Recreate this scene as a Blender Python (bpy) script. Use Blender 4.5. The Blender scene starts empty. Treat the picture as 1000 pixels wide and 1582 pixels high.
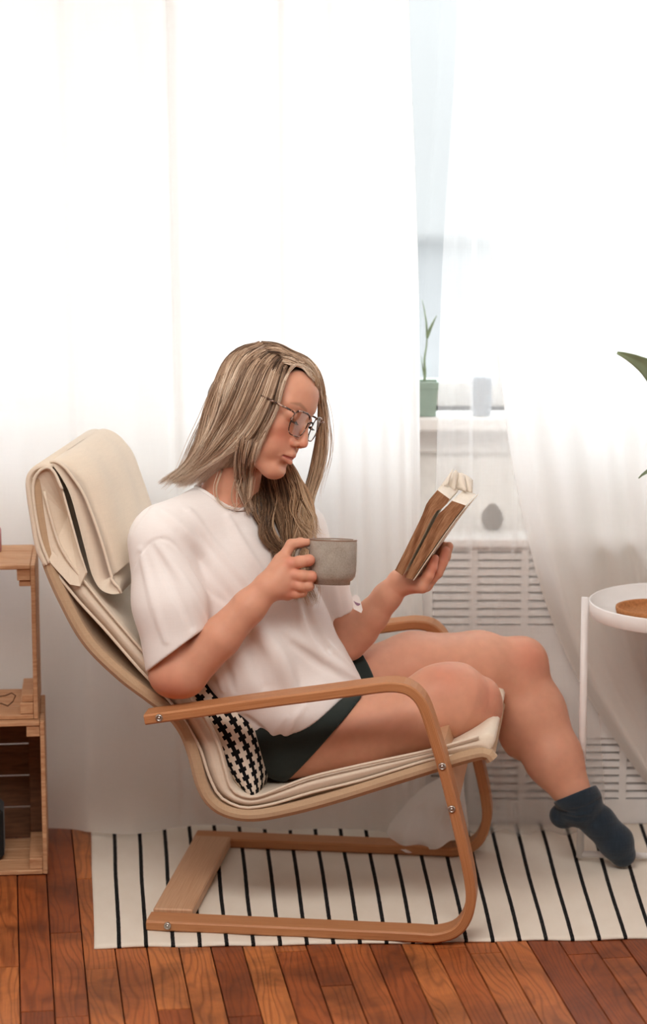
import bpy, math, random
import numpy as np
from mathutils import Vector, Matrix, noise as mnoise

random.seed(7)
rng = np.random.default_rng(7)
S = bpy.context.scene
COL = S.collection

# ------------------------------------------------------------------ camera
CAM_H, PITCH, FPX, CX, CY = 1.78, math.radians(10.5), 3700.0, 500.0, 791.0
cam_d = bpy.data.cameras.new('camera')
cam = bpy.data.objects.new('camera', cam_d)
COL.objects.link(cam)
cam.location = (0, 0, CAM_H)
cam.rotation_euler = (math.radians(90) - PITCH, 0, 0)
cam_d.sensor_fit = 'HORIZONTAL'
cam_d.sensor_width = 36.0
cam_d.lens = FPX * 36.0 / 1000.0
cam_d.clip_start = 0.05
cam_d.clip_end = 200
cam_d.dof.use_dof = True
cam_d.dof.focus_distance = 5.02
cam_d.dof.aperture_fstop = 3.6
S.camera = cam

# ------------------------------------------------------------------ world, lights, exposure
W = bpy.data.worlds.new('overcast_sky')
S.world = W
W.use_nodes = True
_bg = W.node_tree.nodes['Background']
_bg.inputs[0].default_value = (0.945, 0.975, 1.0, 1)
_bg.inputs[1].default_value = SKY_STRENGTH = 5.3


def area_light(name, loc, target, size, size_y, power, color):
    d = bpy.data.lights.new(name, 'AREA')
    d.shape = 'RECTANGLE'
    d.size, d.size_y, d.energy, d.color = size, size_y, power, color
    o = bpy.data.objects.new(name, d)
    COL.objects.link(o)
    o.location = loc
    o.rotation_euler = (Vector(target) - Vector(loc)).to_track_quat('-Z', 'Y').to_euler()
    return o


area_light('added_fill_light', (-0.25, 3.2, 2.70), (0.0, 5.0, 0.6), 1.8, 1.3, 86, (1.0, 0.95, 0.89))  # added fill light from above; no lamp is known to hang there
S.view_settings.view_transform = 'Standard'
S.view_settings.look = 'None'
S.view_settings.exposure = 0.0
S.view_settings.gamma = 1.0
S.view_settings.use_curve_mapping = False
S.cycles.max_bounces = 10
S.cycles.diffuse_bounces = 5
S.cycles.transmission_bounces = 8
S.cycles.transparent_max_bounces = 16
S.cycles.caustics_reflective = False
S.cycles.caustics_refractive = False
S.cycles.sample_clamp_indirect = 6.0

# ------------------------------------------------------------------ helpers
_fw = np.array([0, math.cos(PITCH), -math.sin(PITCH)])
_up = np.array([0, math.sin(PITCH), math.cos(PITCH)])
_C = np.array([0, 0, CAM_H])


def ray(x, y):
    return np.array([(x - CX) / FPX, 0, 0]) + _fw + _up * ((CY - y) / FPX)


def P(x, y, Y):
    """point seen at photograph position (x, y) at world depth Y"""
    d = ray(x, y)
    return _C + d * (Y / d[1])


def G(x, y, z=0.0):
    d = ray(x, y)
    return _C + d * ((z - CAM_H) / d[2])


def PPM(v):
    """photograph pixels per metre at world point v"""
    return FPX / ((np.asarray(v) - _C) @ _fw)


def tag(o, label=None, cat=None, group=None, kind=None):
    if label: o['label'] = label
    if cat: o['category'] = cat
    if group: o['group'] = group
    if kind: o['kind'] = kind
    return o


def empty(name, loc=(0, 0, 0), rz=0.0):
    o = bpy.data.objects.new(name, None)
    COL.objects.link(o)
    o.location = loc
    o.rotation_euler = (0, 0, rz)
    o.empty_display_size = 0.05
    return o


def link(name, me, mat=None, parent=None, smooth=False):
    if mat is not None and len(me.materials) == 0:
        me.materials.append(mat)
    if smooth:
        me.polygons.foreach_set('use_smooth', np.ones(len(me.polygons), dtype=bool))
    o = bpy.data.objects.new(name, me)
    COL.objects.link(o)
    if parent is not None:
        o.parent = parent
        pm = Matrix.Translation(parent.location) @ parent.rotation_euler.to_matrix().to_4x4()
        if parent.parent is not None:
            q = parent.parent
            pm = (Matrix.Translation(q.location) @ q.rotation_euler.to_matrix().to_4x4()) @ parent.matrix_parent_inverse @ pm
        o.matrix_parent_inverse = pm.inverted()      # geometry is written in world coordinates
    return o


def mesh(name, verts, faces, uvs=None):
    me = bpy.data.meshes.new(name)
    me.from_pydata([tuple(map(float, v)) for v in verts], [], [tuple(map(int, f)) for f in faces])
    if uvs is not None:
        uv = np.asarray(uvs, dtype=np.float32)
        lay = me.uv_layers.new(name='UVMap')
        idx = np.empty(len(me.loops), dtype=np.int32)
        me.loops.foreach_get('vertex_index', idx)
        lay.data.foreach_set('uv', uv[idx].ravel())
    me.update()
    return me


def quadmesh(name, V, F, col=None, nrm=None):
    """fast path for numpy quads"""
    me = bpy.data.meshes.new(name)
    V = np.asarray(V, dtype=np.float32)
    F = np.asarray(F, dtype=np.int32)
    k = F.shape[1]
    me.vertices.add(len(V)); me.vertices.foreach_set('co', V.ravel())
    me.loops.add(F.size); me.loops.foreach_set('vertex_index', F.ravel())
    me.polygons.add(len(F))
    me.polygons.foreach_set('loop_start', np.arange(0, F.size, k, dtype=np.int32))
    try:
        me.polygons.foreach_set('loop_total', np.full(len(F), k, dtype=np.int32))
    except Exception:
        pass
    me.polygons.foreach_set('use_smooth', np.ones(len(F), dtype=bool))
    if col is not None:
        a = me.color_attributes.new('tint', 'FLOAT_COLOR', 'POINT')
        c = np.ones((len(V), 4), dtype=np.float32)
        c[:, :3] = col
        a.data.foreach_set('color', c.ravel())
    me.update(calc_edges=True)
    me.validate()
    if nrm is not None and len(me.vertices) == len(nrm):
        me.normals_split_custom_set_from_vertices(np.asarray(nrm, dtype=np.float32))
    return me


class MB:
    """collects simple solids into one mesh"""
    def __init__(self):
        self.v, self.f, self.uv = [], [], []

    def add(self, v, f, uv=None):
        n = len(self.v)
        self.v += [tuple(p) for p in v]
        self.f += [tuple(i + n for i in q) for q in f]
        self.uv += list(uv) if uv is not None else [(0, 0)] * len(v)
        return self

    def box(self, lo, hi, M=None, b=0.0):
        lo, hi = np.array(lo, float), np.array(hi, float)
        if b <= 0:
            v = [(x, y, z) for x in (lo[0], hi[0]) for y in (lo[1], hi[1]) for z in (lo[2], hi[2])]
            f = [(0, 1, 3, 2), (4, 6, 7, 5), (0, 4, 5, 1), (2, 3, 7, 6), (0, 2, 6, 4), (1, 5, 7, 3)]
        else:
            b = min(b, 0.45 * float(np.min(hi - lo)))
            v, ix = [], {}
            for sx in (0, 1):
                for sy in (0, 1):
                    for sz in (0, 1):
                        c = np.array([hi[0] if sx else lo[0], hi[1] if sy else lo[1], hi[2] if sz else lo[2]])
                        d = np.array([-1 if sx else 1, -1 if sy else 1, -1 if sz else 1]) * b
                        for a in range(3):          # vertex lying on the face normal to axis a
                            p = c + d
                            p[a] = c[a]
                            ix[(sx, sy, sz, a)] = len(v)
                            v.append(tuple(p))
            f = []
            R = (0, 1)
            for s in R:
                f.append((ix[(s, 0, 0, 0)], ix[(s, 1, 0, 0)], ix[(s, 1, 1, 0)], ix[(s, 0, 1, 0)]))
                f.append((ix[(0, s, 0, 1)], ix[(1, s, 0, 1)], ix[(1, s, 1, 1)], ix[(0, s, 1, 1)]))
                f.append((ix[(0, 0, s, 2)], ix[(1, 0, s, 2)], ix[(1, 1, s, 2)], ix[(0, 1, s, 2)]))
            for s in R:
                for t in R:
                    f.append((ix[(s, t, 0, 0)], ix[(s, t, 1, 0)], ix[(s, t, 1, 1)], ix[(s, t, 0, 1)]))
                    f.append((ix[(s, 0, t, 0)], ix[(s, 1, t, 0)], ix[(s, 1, t, 2)], ix[(s, 0, t, 2)]))
                    f.append((ix[(0, s, t, 1)], ix[(1, s, t, 1)], ix[(1, s, t, 2)], ix[(0, s, t, 2)]))
            for a in R:
                for c in R:
                    for d in R:
                        f.append((ix[(a, c, d, 0)], ix[(a, c, d, 1)], ix[(a, c, d, 2)]))
        if M is not None:
            v = [tuple(M @ Vector(p)) for p in v]
        return self.add(v, f)

    def tube(self, pts, r, n=10, cap=True):
        pts = [np.array(p, float) for p in pts]
        m = len(pts)
        rr = [r] * m if np.isscalar(r) else list(r)
        t0 = pts[1] - pts[0]
        a = np.cross(t0, (0, 0, 1.0))
        if np.linalg.norm(a) < 1e-6: a = np.cross(t0, (0, 1.0, 0))
        a /= np.linalg.norm(a)
        v, uv, L = [], [], 0.0
        for i, p in enumerate(pts):
            t = pts[min(i + 1, m - 1)] - pts[max(i - 1, 0)]
            t /= np.linalg.norm(t) + 1e-12
            a = a - t * (a @ t)
            a /= np.linalg.norm(a) + 1e-12
            b = np.cross(t, a)
            if i: L += np.linalg.norm(p - pts[i - 1])
            for k in range(n):
                w = 2 * math.pi * k / n
                v.append(p + rr[i] * (math.cos(w) * a + math.sin(w) * b))
                uv.append((L, k / n))
        f = [(i * n + k, i * n + (k + 1) % n, (i + 1) * n + (k + 1) % n, (i + 1) * n + k) for i in range(m - 1) for k in range(n)]
        if cap:
            f += [tuple(range(n))[::-1], tuple((m - 1) * n + k for k in range(n))]
        return self.add(v, f, uv)

    def lathe(self, prof, n=32, M=None):
        """prof: list of (r, z); closed where r is 0"""
        v, f, uv = [], [], []
        m = len(prof)
        for r, z in prof:
            for k in range(n):
                w = 2 * math.pi * k / n
                v.append((max(r, 1e-5) * math.cos(w), max(r, 1e-5) * math.sin(w), z))
                uv.append((k / n, z))
        for i in range(m - 1):
            for k in range(n):
                f.append((i * n + k, i * n + (k + 1) % n, (i + 1) * n + (k + 1) % n, (i + 1) * n + k))
        if M is not None:
            v = [tuple(M @ Vector(p)) for p in v]
        return self.add(v, f, uv)

    def build(self, name, mat, parent=None, smooth=False):
        return link(name, mesh(name, self.v, self.f, self.uv), mat, parent, smooth)


def spline(pts, n):
    """Catmull-Rom through pts (any dimension), resampled to n points by arc length"""
    p = np.asarray(pts, float)
    q = np.vstack([2 * p[0] - p[1], p, 2 * p[-1] - p[-2]])
    out = []
    for i in range(1, len(q) - 2):
        for t in np.linspace(0, 1, 12, endpoint=False):
            a, b, c, d = q[i - 1], q[i], q[i + 1], q[i + 2]
            out.append(0.5 * ((2 * b) + (c - a) * t + (2 * a - 5 * b + 4 * c - d) * t * t + (3 * b - a - 3 * c + d) * t ** 3))
    out.append(p[-1])
    out = np.array(out)
    L = np.concatenate([[0], np.cumsum(np.linalg.norm(np.diff(out, axis=0), axis=1))])
    s = np.linspace(0, L[-1], n)
    return np.stack([np.interp(s, L, out[:, k]) for k in range(out.shape[1])], 1)


def grid_faces(nu, nv, wrap=False):
    f = []
    for i in range(nu - 1):
        for j in range(nv if wrap else nv - 1):
            f.append((i * nv + j, i * nv + (j + 1) % nv, (i + 1) * nv + (j + 1) % nv, (i + 1) * nv + j))
    return f


def thicken(o, t, offset=0.0):
    m = o.modifiers.new('thickness', 'SOLIDIFY')
    m.thickness, m.offset = t, offset
    return o


def bevel(o, w, seg=2):
    m = o.modifiers.new('rounded edges', 'BEVEL')
    m.width, m.segments, m.limit_method = w, seg, 'ANGLE'
    return o


# ------------------------------------------------------------------ materials
def srgb(r, g, b):
    f = lambda c: ((c / 255 + 0.055) / 1.055) ** 2.4 if c > 10 else c / 255 / 12.92
    return (f(r), f(g), f(b), 1.0)


class NT:
    """small node-tree writer"""
    def __init__(self, name):
        self.m = bpy.data.materials.new(name)
        self.m.use_nodes = True
        self.t = self.m.node_tree
        self.b = self.t.nodes['Principled BSDF']
        self.out = self.t.nodes['Material Output']

    def n(self, typ, **kw):
        nd = self.t.nodes.new(typ)
        for k, v in kw.items():
            if k.startswith('i_'):
                key = k[2:]
                key = int(key) if key.isdigit() else key.replace('_', ' ')
                self.set(nd.inputs[key], v)
            else:
                setattr(nd, k, v)
        return nd

    def set(self, inp, v):
        if isinstance(v, bpy.types.NodeSocket): self.t.links.new(v, inp)
        else: inp.default_value = v

    def coord(self, which='Object', scale=(1, 1, 1)):
        c = self.n('ShaderNodeTexCoord').outputs[which]
        mp = self.n('ShaderNodeMapping')
        self.t.links.new(c, mp.inputs[0])
        mp.inputs['Scale'].default_value = scale
        return mp.outputs[0]

    def noise(self, vec, scale=5.0, detail=3.0, rough=0.5, dist=0.0):
        return self.n('ShaderNodeTexNoise', i_Vector=vec, i_Scale=scale, i_Detail=detail, i_Roughness=rough, i_Distortion=dist).outputs[0]

    def ramp(self, fac, stops):
        r = self.n('ShaderNodeValToRGB', i_Fac=fac)
        e = r.color_ramp.elements
        while len(e) < len(stops): e.new(0.5)
        for el, (p, c) in zip(e, stops):
            el.position, el.color = p, c
        return r.outputs[0]

    def mix(self, fac, a, b, mode='MIX'):
        nd = self.n('ShaderNodeMix', data_type='RGBA', blend_type=mode)
        self.set(nd.inputs[0], fac); self.set(nd.inputs[6], a); self.set(nd.inputs[7], b)
        return nd.outputs[2]

    def math(self, op, a, b=0.0, clamp=False):
        nd = self.n('ShaderNodeMath', operation=op, use_clamp=clamp)
        self.set(nd.inputs[0], a); self.set(nd.inputs[1], b)
        return nd.outputs[0]

    def bump(self, h, strength=0.3, dist=0.002):
        bp = self.n('ShaderNodeBump', i_Height=h, i_Strength=strength, i_Distance=dist)
        self.t.links.new(bp.outputs[0], self.b.inputs['Normal'])
        return bp.outputs[0]

    def base(self, c=None, rough=0.6, spec=0.4, metal=0.0, **kw):
        if c is not None: self.set(self.b.inputs['Base Color'], c)
        self.set(self.b.inputs['Roughness'], rough)
        self.b.inputs['Specular IOR Level'].default_value = spec
        self.b.inputs['Metallic'].default_value = metal
        for k, v in kw.items(): self.set(self.b.inputs[k], v)
        return self.m


def plain(name, c, rough=0.6, spec=0.4, metal=0.0, var=0.06, scale=30.0, bump=0.1):
    t = NT(name)
    v = t.coord('Object')
    nz = t.noise(v, scale, 4)
    dark = tuple(x * (1 - var) for x in c[:3]) + (1,)
    lite = tuple(min(1, x * (1 + var)) for x in c[:3]) + (1,)
    t.bump(nz, bump, 0.002)
    return t.base(t.ramp(nz, [(0.3, dark), (0.7, lite)]), rough, spec, metal)


def wood(name, light, dark, uv=True, along=(3, 60, 60), rough=0.45, layers=0.0, bumpk=0.15):
    t = NT(name)
    v = t.coord('UV' if uv else 'Object', along)
    nz = t.noise(v, 3.0, 5, 0.6, 0.3)
    c = t.ramp(nz, [(0.3, dark), (0.5, tuple((a + b) / 2 for a, b in zip(light, dark))), (0.72, light)])
    if layers > 0:     # glued plywood layers on the edge: darker lines along the strip
        vv = t.n('ShaderNodeSeparateXYZ', i_0=t.coord('UV', (1, 1, 1))).outputs[1]
        w = t.math('SINE', t.math('MULTIPLY', vv, layers))
        w = t.math('GREATER_THAN', t.math('ADD', w, t.math('MULTIPLY', nz, 0.5)), 0.95)
        c = t.mix(t.math('MULTIPLY', w, 0.4), c, tuple(x * 0.45 for x in dark[:3]) + (1,))
    t.bump(nz, bumpk, 0.001)
    return t.base(c, rough, 0.35)


def weave(name, c, rough=0.9, scale=900.0, var=0.08, bump=0.25, sheen=0.15):
    t = NT(name)
    v = t.coord('Object')
    a = t.noise(t.coord('Object', (1, 1, 0.06)), scale * 0.4, 2)
    b = t.noise(t.coord('Object', (0.06, 0.06, 1)), scale * 0.4, 2)
    big = t.noise(v, 9.0, 3)
    h = t.math('ADD', a, b)
    fac = t.math('ADD', t.math('MULTIPLY', h, 0.35), t.math('MULTIPLY', big, 0.3))
    dark = tuple(x * (1 - var) for x in c[:3]) + (1,)
    lite = tuple(min(1, x * (1 + var)) for x in c[:3]) + (1,)
    t.bump(h, bump, 0.001)
    m = t.base(t.ramp(fac, [(0.3, dark), (0.7, lite)]), rough, 0.2)
    t.b.inputs['Sheen Weight'].default_value = sheen
    return m


def curtain_mat(name, c, open_, trans, through=None):
    """woven voile: an open weave lets part of the light straight through, the threads scatter the rest"""
    t = NT(name)
    a = t.noise(t.coord('Object', (1, 1, 0.04)), 420.0, 2)
    b = t.noise(t.coord('Object', (0.04, 0.04, 1)), 420.0, 2)
    th = t.math('MULTIPLY', t.math('ADD', a, b), 0.5)
    t.b.inputs['Base Color'].default_value = c
    t.b.inputs['Roughness'].default_value = 1.0
    t.b.inputs['Specular IOR Level'].default_value = 0.0
    t.bump(th, 0.15, 0.001)
    tl = t.n('ShaderNodeBsdfTranslucent', i_Color=through or c)
    tp = t.n('ShaderNodeBsdfTransparent')
    m1 = t.n('ShaderNodeMixShader', i_0=trans)
    t.t.links.new(t.b.outputs[0], m1.inputs[1]); t.t.links.new(tl.outputs[0], m1.inputs[2])
    m2 = t.n('ShaderNodeMixShader')
    f = t.math('ADD', open_ - 0.03, t.math('MULTIPLY', th, 0.06), clamp=True)
    t.t.links.new(f, m2.inputs[0])
    t.t.links.new(m1.outputs[0], m2.inputs[1]); t.t.links.new(tp.outputs[0], m2.inputs[2])
    t.t.links.new(m2.outputs[0], t.out.inputs[0])
    return t.m


M = {}
M['wall'] = plain('painted_wall', srgb(246, 244, 241), 0.8, 0.2)
M['white_paint'] = plain('white_gloss_paint', srgb(238, 236, 234), 0.35, 0.4, var=0.02)
M['white_metal'] = plain('white_powder_coat', srgb(240, 236, 234), 0.35, 0.4, var=0.02, bump=0.03)
M['slat_shade'] = plain('painted_interior_shade', srgb(34, 31, 27), 0.9, 0.1)
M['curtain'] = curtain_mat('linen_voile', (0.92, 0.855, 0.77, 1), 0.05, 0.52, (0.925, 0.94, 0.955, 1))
M['sheer'] = curtain_mat('sheer_voile', (0.95, 0.94, 0.93, 1), 0.68, 0.65)
M['ply'] = wood('bent_beech_plywood', srgb(212, 154, 108), srgb(168, 106, 64), True, (2.2, 420, 0), 0.42, 2000.0)
M['ply_pale'] = wood('pale_beech_plywood', srgb(212, 172, 138), srgb(184, 138, 104), True, (2.2, 260, 0), 0.45)
M['crate'] = wood('raw_pine', srgb(216, 174, 136), srgb(176, 124, 86), False, (4, 60, 60), 0.65)
M['crate_dark'] = wood('dark_pine', srgb(122, 84, 58), srgb(86, 56, 38), False, (4, 50, 50), 0.7)  # darker pine for the back slats, corner post and cord
M['sling'] = weave('beige_canvas', srgb(190, 161, 131))
M['pad'] = weave('cream_cotton', srgb(228, 213, 194), var=0.05)
M['steel'] = plain('brushed_steel', srgb(190, 186, 180), 0.3, 0.5, 1.0)
M['steel_dark'] = plain('dark_steel', srgb(70, 66, 62), 0.4, 0.5, 0.9)
M['cork'] = plain('cork', srgb(176, 118, 74), 0.8, 0.2, var=0.22, scale=160, bump=0.4)
M['leaf'] = plain('leaf_green', srgb(134, 152, 120), 0.45, 0.4, var=0.15, scale=14)
M['pot_green'] = plain('green_plastic_pot', srgb(152, 172, 160), 0.5)
M['pot_grey'] = plain('grey_ceramic_pot', srgb(150, 158, 168), 0.5)
M['soil'] = plain('dry_soil', srgb(190, 180, 165), 0.9, var=0.2)
M['cone'] = plain('pinecone_scales', srgb(150, 138, 126), 0.8, var=0.2)
M['snow'] = plain('pale_ground', srgb(112, 112, 111), 0.9, var=0.05, scale=0.4)


def floor_mat():
    t = NT('worn_oak_boards')
    rnd = t.n('ShaderNodeObjectInfo').outputs['Random']
    uv = t.n('ShaderNodeTexCoord').outputs['UV']
    off = t.n('ShaderNodeVectorMath', operation='ADD', i_0=uv)
    cmb = t.n('ShaderNodeCombineXYZ', i_0=t.math('MULTIPLY', rnd, 37.0), i_1=t.math('MULTIPLY', rnd, 11.0))
    t.t.links.new(cmb.outputs[0], off.inputs[1])
    def mp(s):
        q = t.n('ShaderNodeMapping', i_0=off.outputs[0]); q.inputs['Scale'].default_value = s
        return q.outputs[0]
    # cathedral grain: distorted bands running along the board
    warp = t.noise(mp((1.7, 11, 1)), 1.0, 2, 0.5)
    sep = t.n('ShaderNodeSeparateXYZ', i_0=off.outputs[0])
    band = t.math('ADD', t.math('MULTIPLY', sep.outputs[1], 430.0), t.math('MULTIPLY', warp, 70.0))
    ring = t.math('POWER', t.math('MULTIPLY', t.math('ADD', t.math('SINE', band), 1.0), 0.5), 4.0)
    fine = t.noise(mp((9, 420, 1)), 1.0, 4, 0.65)
    base = t.ramp(t.math('ADD', t.math('MULTIPLY', fine, 0.55), t.math('MULTIPLY', rnd, 0.45)),
                  [(0.22, srgb(114, 54, 28)), (0.5, srgb(164, 86, 44)), (0.8, srgb(202, 126, 70))])
    c = t.mix(t.math('MULTIPLY', t.math('MULTIPLY', ring, 0.50), t.math('ADD', 0.35, fine)), base, srgb(84, 36, 18))
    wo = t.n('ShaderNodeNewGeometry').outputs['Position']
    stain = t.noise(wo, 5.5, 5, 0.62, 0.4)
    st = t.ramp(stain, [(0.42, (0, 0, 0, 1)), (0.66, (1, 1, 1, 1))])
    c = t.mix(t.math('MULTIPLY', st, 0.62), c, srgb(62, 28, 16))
    t.bump(t.math('ADD', t.math('MULTIPLY', fine, 0.6), t.math('MULTIPLY', ring, -0.3)), 0.25, 0.0012)
    rough = t.math('ADD', 0.30, t.math('MULTIPLY', fine, 0.25))
    return t.base(c, rough, 0.45)


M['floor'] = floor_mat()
M['floor_gap'] = plain('dark_joint', srgb(36, 20, 14), 0.9, 0.1)


def rug_mat():
    t = NT('flatwoven_cotton_rug')
    uv = t.n('ShaderNodeSeparateXYZ', i_0=t.coord('UV'))
    u, v = uv.outputs[0], uv.outputs[1]
    wob = t.math('MULTIPLY', t.math('SUBTRACT', t.noise(t.coord('UV', (1, 1, 1)), 26.0, 2), 0.5), 0.018)
    fine = t.math('MULTIPLY', t.math('SUBTRACT', t.noise(t.coord('UV', (3, 90, 1)), 6.0, 2), 0.5), 0.07)
    fr = t.math('FRACT', t.math('ADD', t.math('ADD', u, wob), fine))
    d = t.math('ABSOLUTE', t.math('SUBTRACT', fr, 0.5))
    stripe = t.math('LESS_THAN', d, 0.075)
    nz = t.noise(t.coord('UV', (8, 300, 1)), 2.0, 3)
    dirt = t.noise(t.coord('UV', (0.5, 3, 1)), 3.0, 4)
    cream = t.mix(t.math('MULTIPLY', dirt, 0.5), srgb(236, 228, 216), srgb(214, 200, 182))
    thread = t.math('GREATER_THAN', t.noise(t.coord('UV', (8, 160, 1)), 2.0, 2), 0.60)
    ink = t.mix(t.math('MULTIPLY', thread, 0.5), srgb(26, 26, 28), srgb(96, 92, 88))
    t.bump(t.math('ADD', nz, t.math('MULTIPLY', stripe, 0.6)), 0.4, 0.002)
    return t.base(t.mix(stripe, cream, ink), 0.95, 0.1)


M['rug'] = rug_mat()


def pillow_mat():
    t = NT('black_cream_cross_print')
    uv = t.n('ShaderNodeSeparateXYZ', i_0=t.coord('UV'))
    u, v = uv.outputs[0], uv.outputs[1]
    fu = t.math('FRACT', u)
    # black column whose arms step out at every half period: rows of linked crosses
    step = t.math('GREATER_THAN', t.math('FRACT', v), 0.5)
    half = t.math('ADD', 0.155, t.math('MULTIPLY', step, 0.19))
    d = t.math('ABSOLUTE', t.math('SUBTRACT', fu, 0.5))
    blk = t.math('LESS_THAN', d, half)
    nz = t.noise(t.coord('UV', (60, 60, 1)), 3.0, 2)
    t.bump(nz, 0.2, 0.001)
    return t.base(t.mix(blk, srgb(226, 214, 198), srgb(16, 16, 18)), 0.9, 0.15)


M['pillow'] = pillow_mat()

# ------------------------------------------------------------------ room shell
XL, XR, YB, YF, ZC = -2.3, 2.3, 5.78, -1.2, 2.75
WIN = [(-1.95, -0.64, 0.96, 2.5), (-0.40, 1.75, 0.96, 2.5)]
# floor: boards laid at a slight angle to the window wall
floor = MB().box((XL, YF, -0.06), (XR, YB + 0.2, -0.0045)).build('floor', M['floor_gap'])
tag(floor, 'worn orange brown oak board floor with dark joints', None, None, 'structure')
ang = math.radians(7.6)
bx, by = np.array([math.cos(ang), math.sin(ang)]), np.array([-math.sin(ang), math.cos(ang)])   # across, along a board
BP = 0.0653
c0 = G(177.5, 1464)[:2] @ bx
rest = MB()


def board(row, a0, a1):
    x0, x1 = c0 + row * BP + 0.0007, c0 + (row + 1) * BP - 0.0007
    h = random.uniform(-0.0006, 0.0006)
    q = [(x0, a0), (x1, a0), (x1, a1), (x0, a1)]
    v = [(*(bx * p[0] + by * p[1]), -0.0042) for p in q]
    e = 0.0011
    q2 = [(x0 + e, a0 + e), (x1 - e, a0 + e), (x1 - e, a1 - e), (x0 + e, a1 - e)]
    v += [(*(bx * p[0] + by * p[1]), h) for p in q2]
    f = [(4, 5, 6, 7), (0, 1, 5, 4), (1, 2, 6, 5), (2, 3, 7, 6), (3, 0, 4, 7)]
    uv = [(p[1], p[0]) for p in q + q2]
    return v, f, uv


for row in range(-46, 47):
    a = -1.0 - random.random()
    while a < 6.4:
        L = random.choice([0.42, 0.55, 0.75, 0.95, 1.1]) * random.uniform(0.85, 1.15)
        mid = bx * (c0 + (row + .5) * BP) + by * (a + L / 2)
        ends = [bx * (c0 + (row + .5) * BP) + by * (a), bx * (c0 + (row + .5) * BP) + by * (a + L)]
        hi_ = a + L
        if YF + .05 < ends[0][1] < YB - .08 < ends[1][1]:
            hi_ = a + L * (YB - .02 - ends[0][1]) / (ends[1][1] - ends[0][1])
        if XL + .05 < mid[0] < XR - .05 and YF + .05 < ends[0][1] < YB - .08:
            v, f, uv = board(row, a + 0.0006, hi_ - 0.0006)
            if abs(mid[0]) < 1.0 and 3.6 < mid[1] + L / 2 and mid[1] - L / 2 < 5.8:
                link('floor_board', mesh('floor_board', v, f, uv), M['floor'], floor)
            else:
                rest.add(v, f, uv)
        a += L
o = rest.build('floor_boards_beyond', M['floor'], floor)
o['kind'] = 'stuff'

# back wall, pierced by two windows
wb = MB()
xs = [XL] + [e for w in WIN for e in w[:2]] + [XR]
for i in range(0, len(xs), 2):
    wb.box((xs[i], YB, 0), (xs[i + 1], YB + 0.25, ZC))
for w in WIN:
    wb.box((w[0], YB, 0), (w[1], YB + 0.25, w[2]))
    wb.box((w[0], YB, w[3]), (w[1], YB + 0.25, ZC))
tag(wb.build('wall_back', M['wall']), 'white painted wall under and between the windows', None, None, 'structure')
tag(MB().box((XL - 0.1, YF, 0), (XL, YB, ZC)).build('wall_left', M['wall']), 'white painted left wall', None, None, 'structure')
tag(MB().box((XR, YF, 0), (XR + 0.1, YB, ZC)).build('wall_right', M['wall']), 'white painted right wall', None, None, 'structure')
tag(MB().box((XL - 0.1, YF - 0.1, 0), (XR + 0.1, YF, ZC)).build('wall_front', M['wall']), 'white painted wall behind the camera', None, None, 'structure')
tag(MB().box((XL, YF, ZC), (XR, YB + 0.25, ZC + 0.1)).build('ceiling', M['wall']), 'white ceiling', None, None, 'structure')
tag(MB().box((-40, YB + 0.3, -1.2), (40, 60, -1.0)).build('ground_outside', M['snow']), 'pale snowy ground beyond the windows', None, None, 'structure')

M['facade'] = plain('pale_render', srgb(160, 159, 157), 0.9, var=0.03, scale=0.5)
tag(MB().box((-30, 40, -1.0), (34, 48, 4.4)).build('wall_outside', M['facade']), 'pale rendered wall of the house across the yard', None, None, 'structure')
glass = NT('window_glass')
_tp = glass.n('ShaderNodeBsdfTransparent', i_Color=(0.95, 0.97, 0.98, 1))
_gl = glass.n('ShaderNodeBsdfGlossy', i_Roughness=0.02)
_mx = glass.n('ShaderNodeMixShader', i_0=0.05)
glass.t.links.new(_tp.outputs[0], _mx.inputs[1]); glass.t.links.new(_gl.outputs[0], _mx.inputs[2])
glass.t.links.new(_mx.outputs[0], glass.out.inputs[0])
M['glass'] = glass.m
M['curtain_lit'] = curtain_mat('lit_linen_copy', (0.95, 0.92, 0.88, 1), 0.0, 0.2, (0.95, 0.94, 0.93, 1))  # lighter opaque copy of the linen: light caught at the corner put into colour
for k, (x0, x1, z0, z1) in enumerate(WIN):
    w = empty('window_%d' % (k + 1), ((x0 + x1) / 2, YB + 0.1, z0))
    tag(w, ['white framed window behind the curtain left of the chair', 'white framed window behind the curtains and the reader'][k], None, None, 'structure')
    n = 2 if k == 0 else 3
    fr = MB()
    for a, b in (((x0, z0), (x1, z0 + .06)), ((x0, z1 - .06), (x1, z1)), ((x0, z0 + .06), (x0 + .06, z1 - .06)), ((x1 - .06, z0 + .06), (x1, z1 - .06))):
        fr.box((a[0], YB + .09, a[1]), (b[0], YB + .15, b[1]), b=.004)
    fr.build('window_frame', M['white_paint'], w)
    for i in range(1, n):
        xm = x0 + (x1 - x0) * i / n + (0.13 if k else 0)
        MB().box((xm - .025, YB + .095, z0 + .06), (xm + .025, YB + .145, z1 - .06), b=.004).build('mullion', M['white_paint'], w)
    for i in range(n):
        xa = x0 + (x1 - x0) * i / n + (0.13 if k and i else 0)
        xb = x0 + (x1 - x0) * (i + 1) / n + (0.13 if k and i < n - 1 else 0)
        MB().box((xa + .026, YB + .117, z0 + .061), (xb - .026, YB + .122, z1 - .061)).build('pane', M['glass'], w)
    s = MB().box((x0 - .05, YB - .12, z0 - .035), (x1 + .05, YB + .09, z0), b=.006)
    s.box((x0 - .03, YB - .03, z0 - .10), (x1 + .03, YB - .001, z0 - .035), b=.004)
    s.build('window_sill', M['white_paint'], w)
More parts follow.
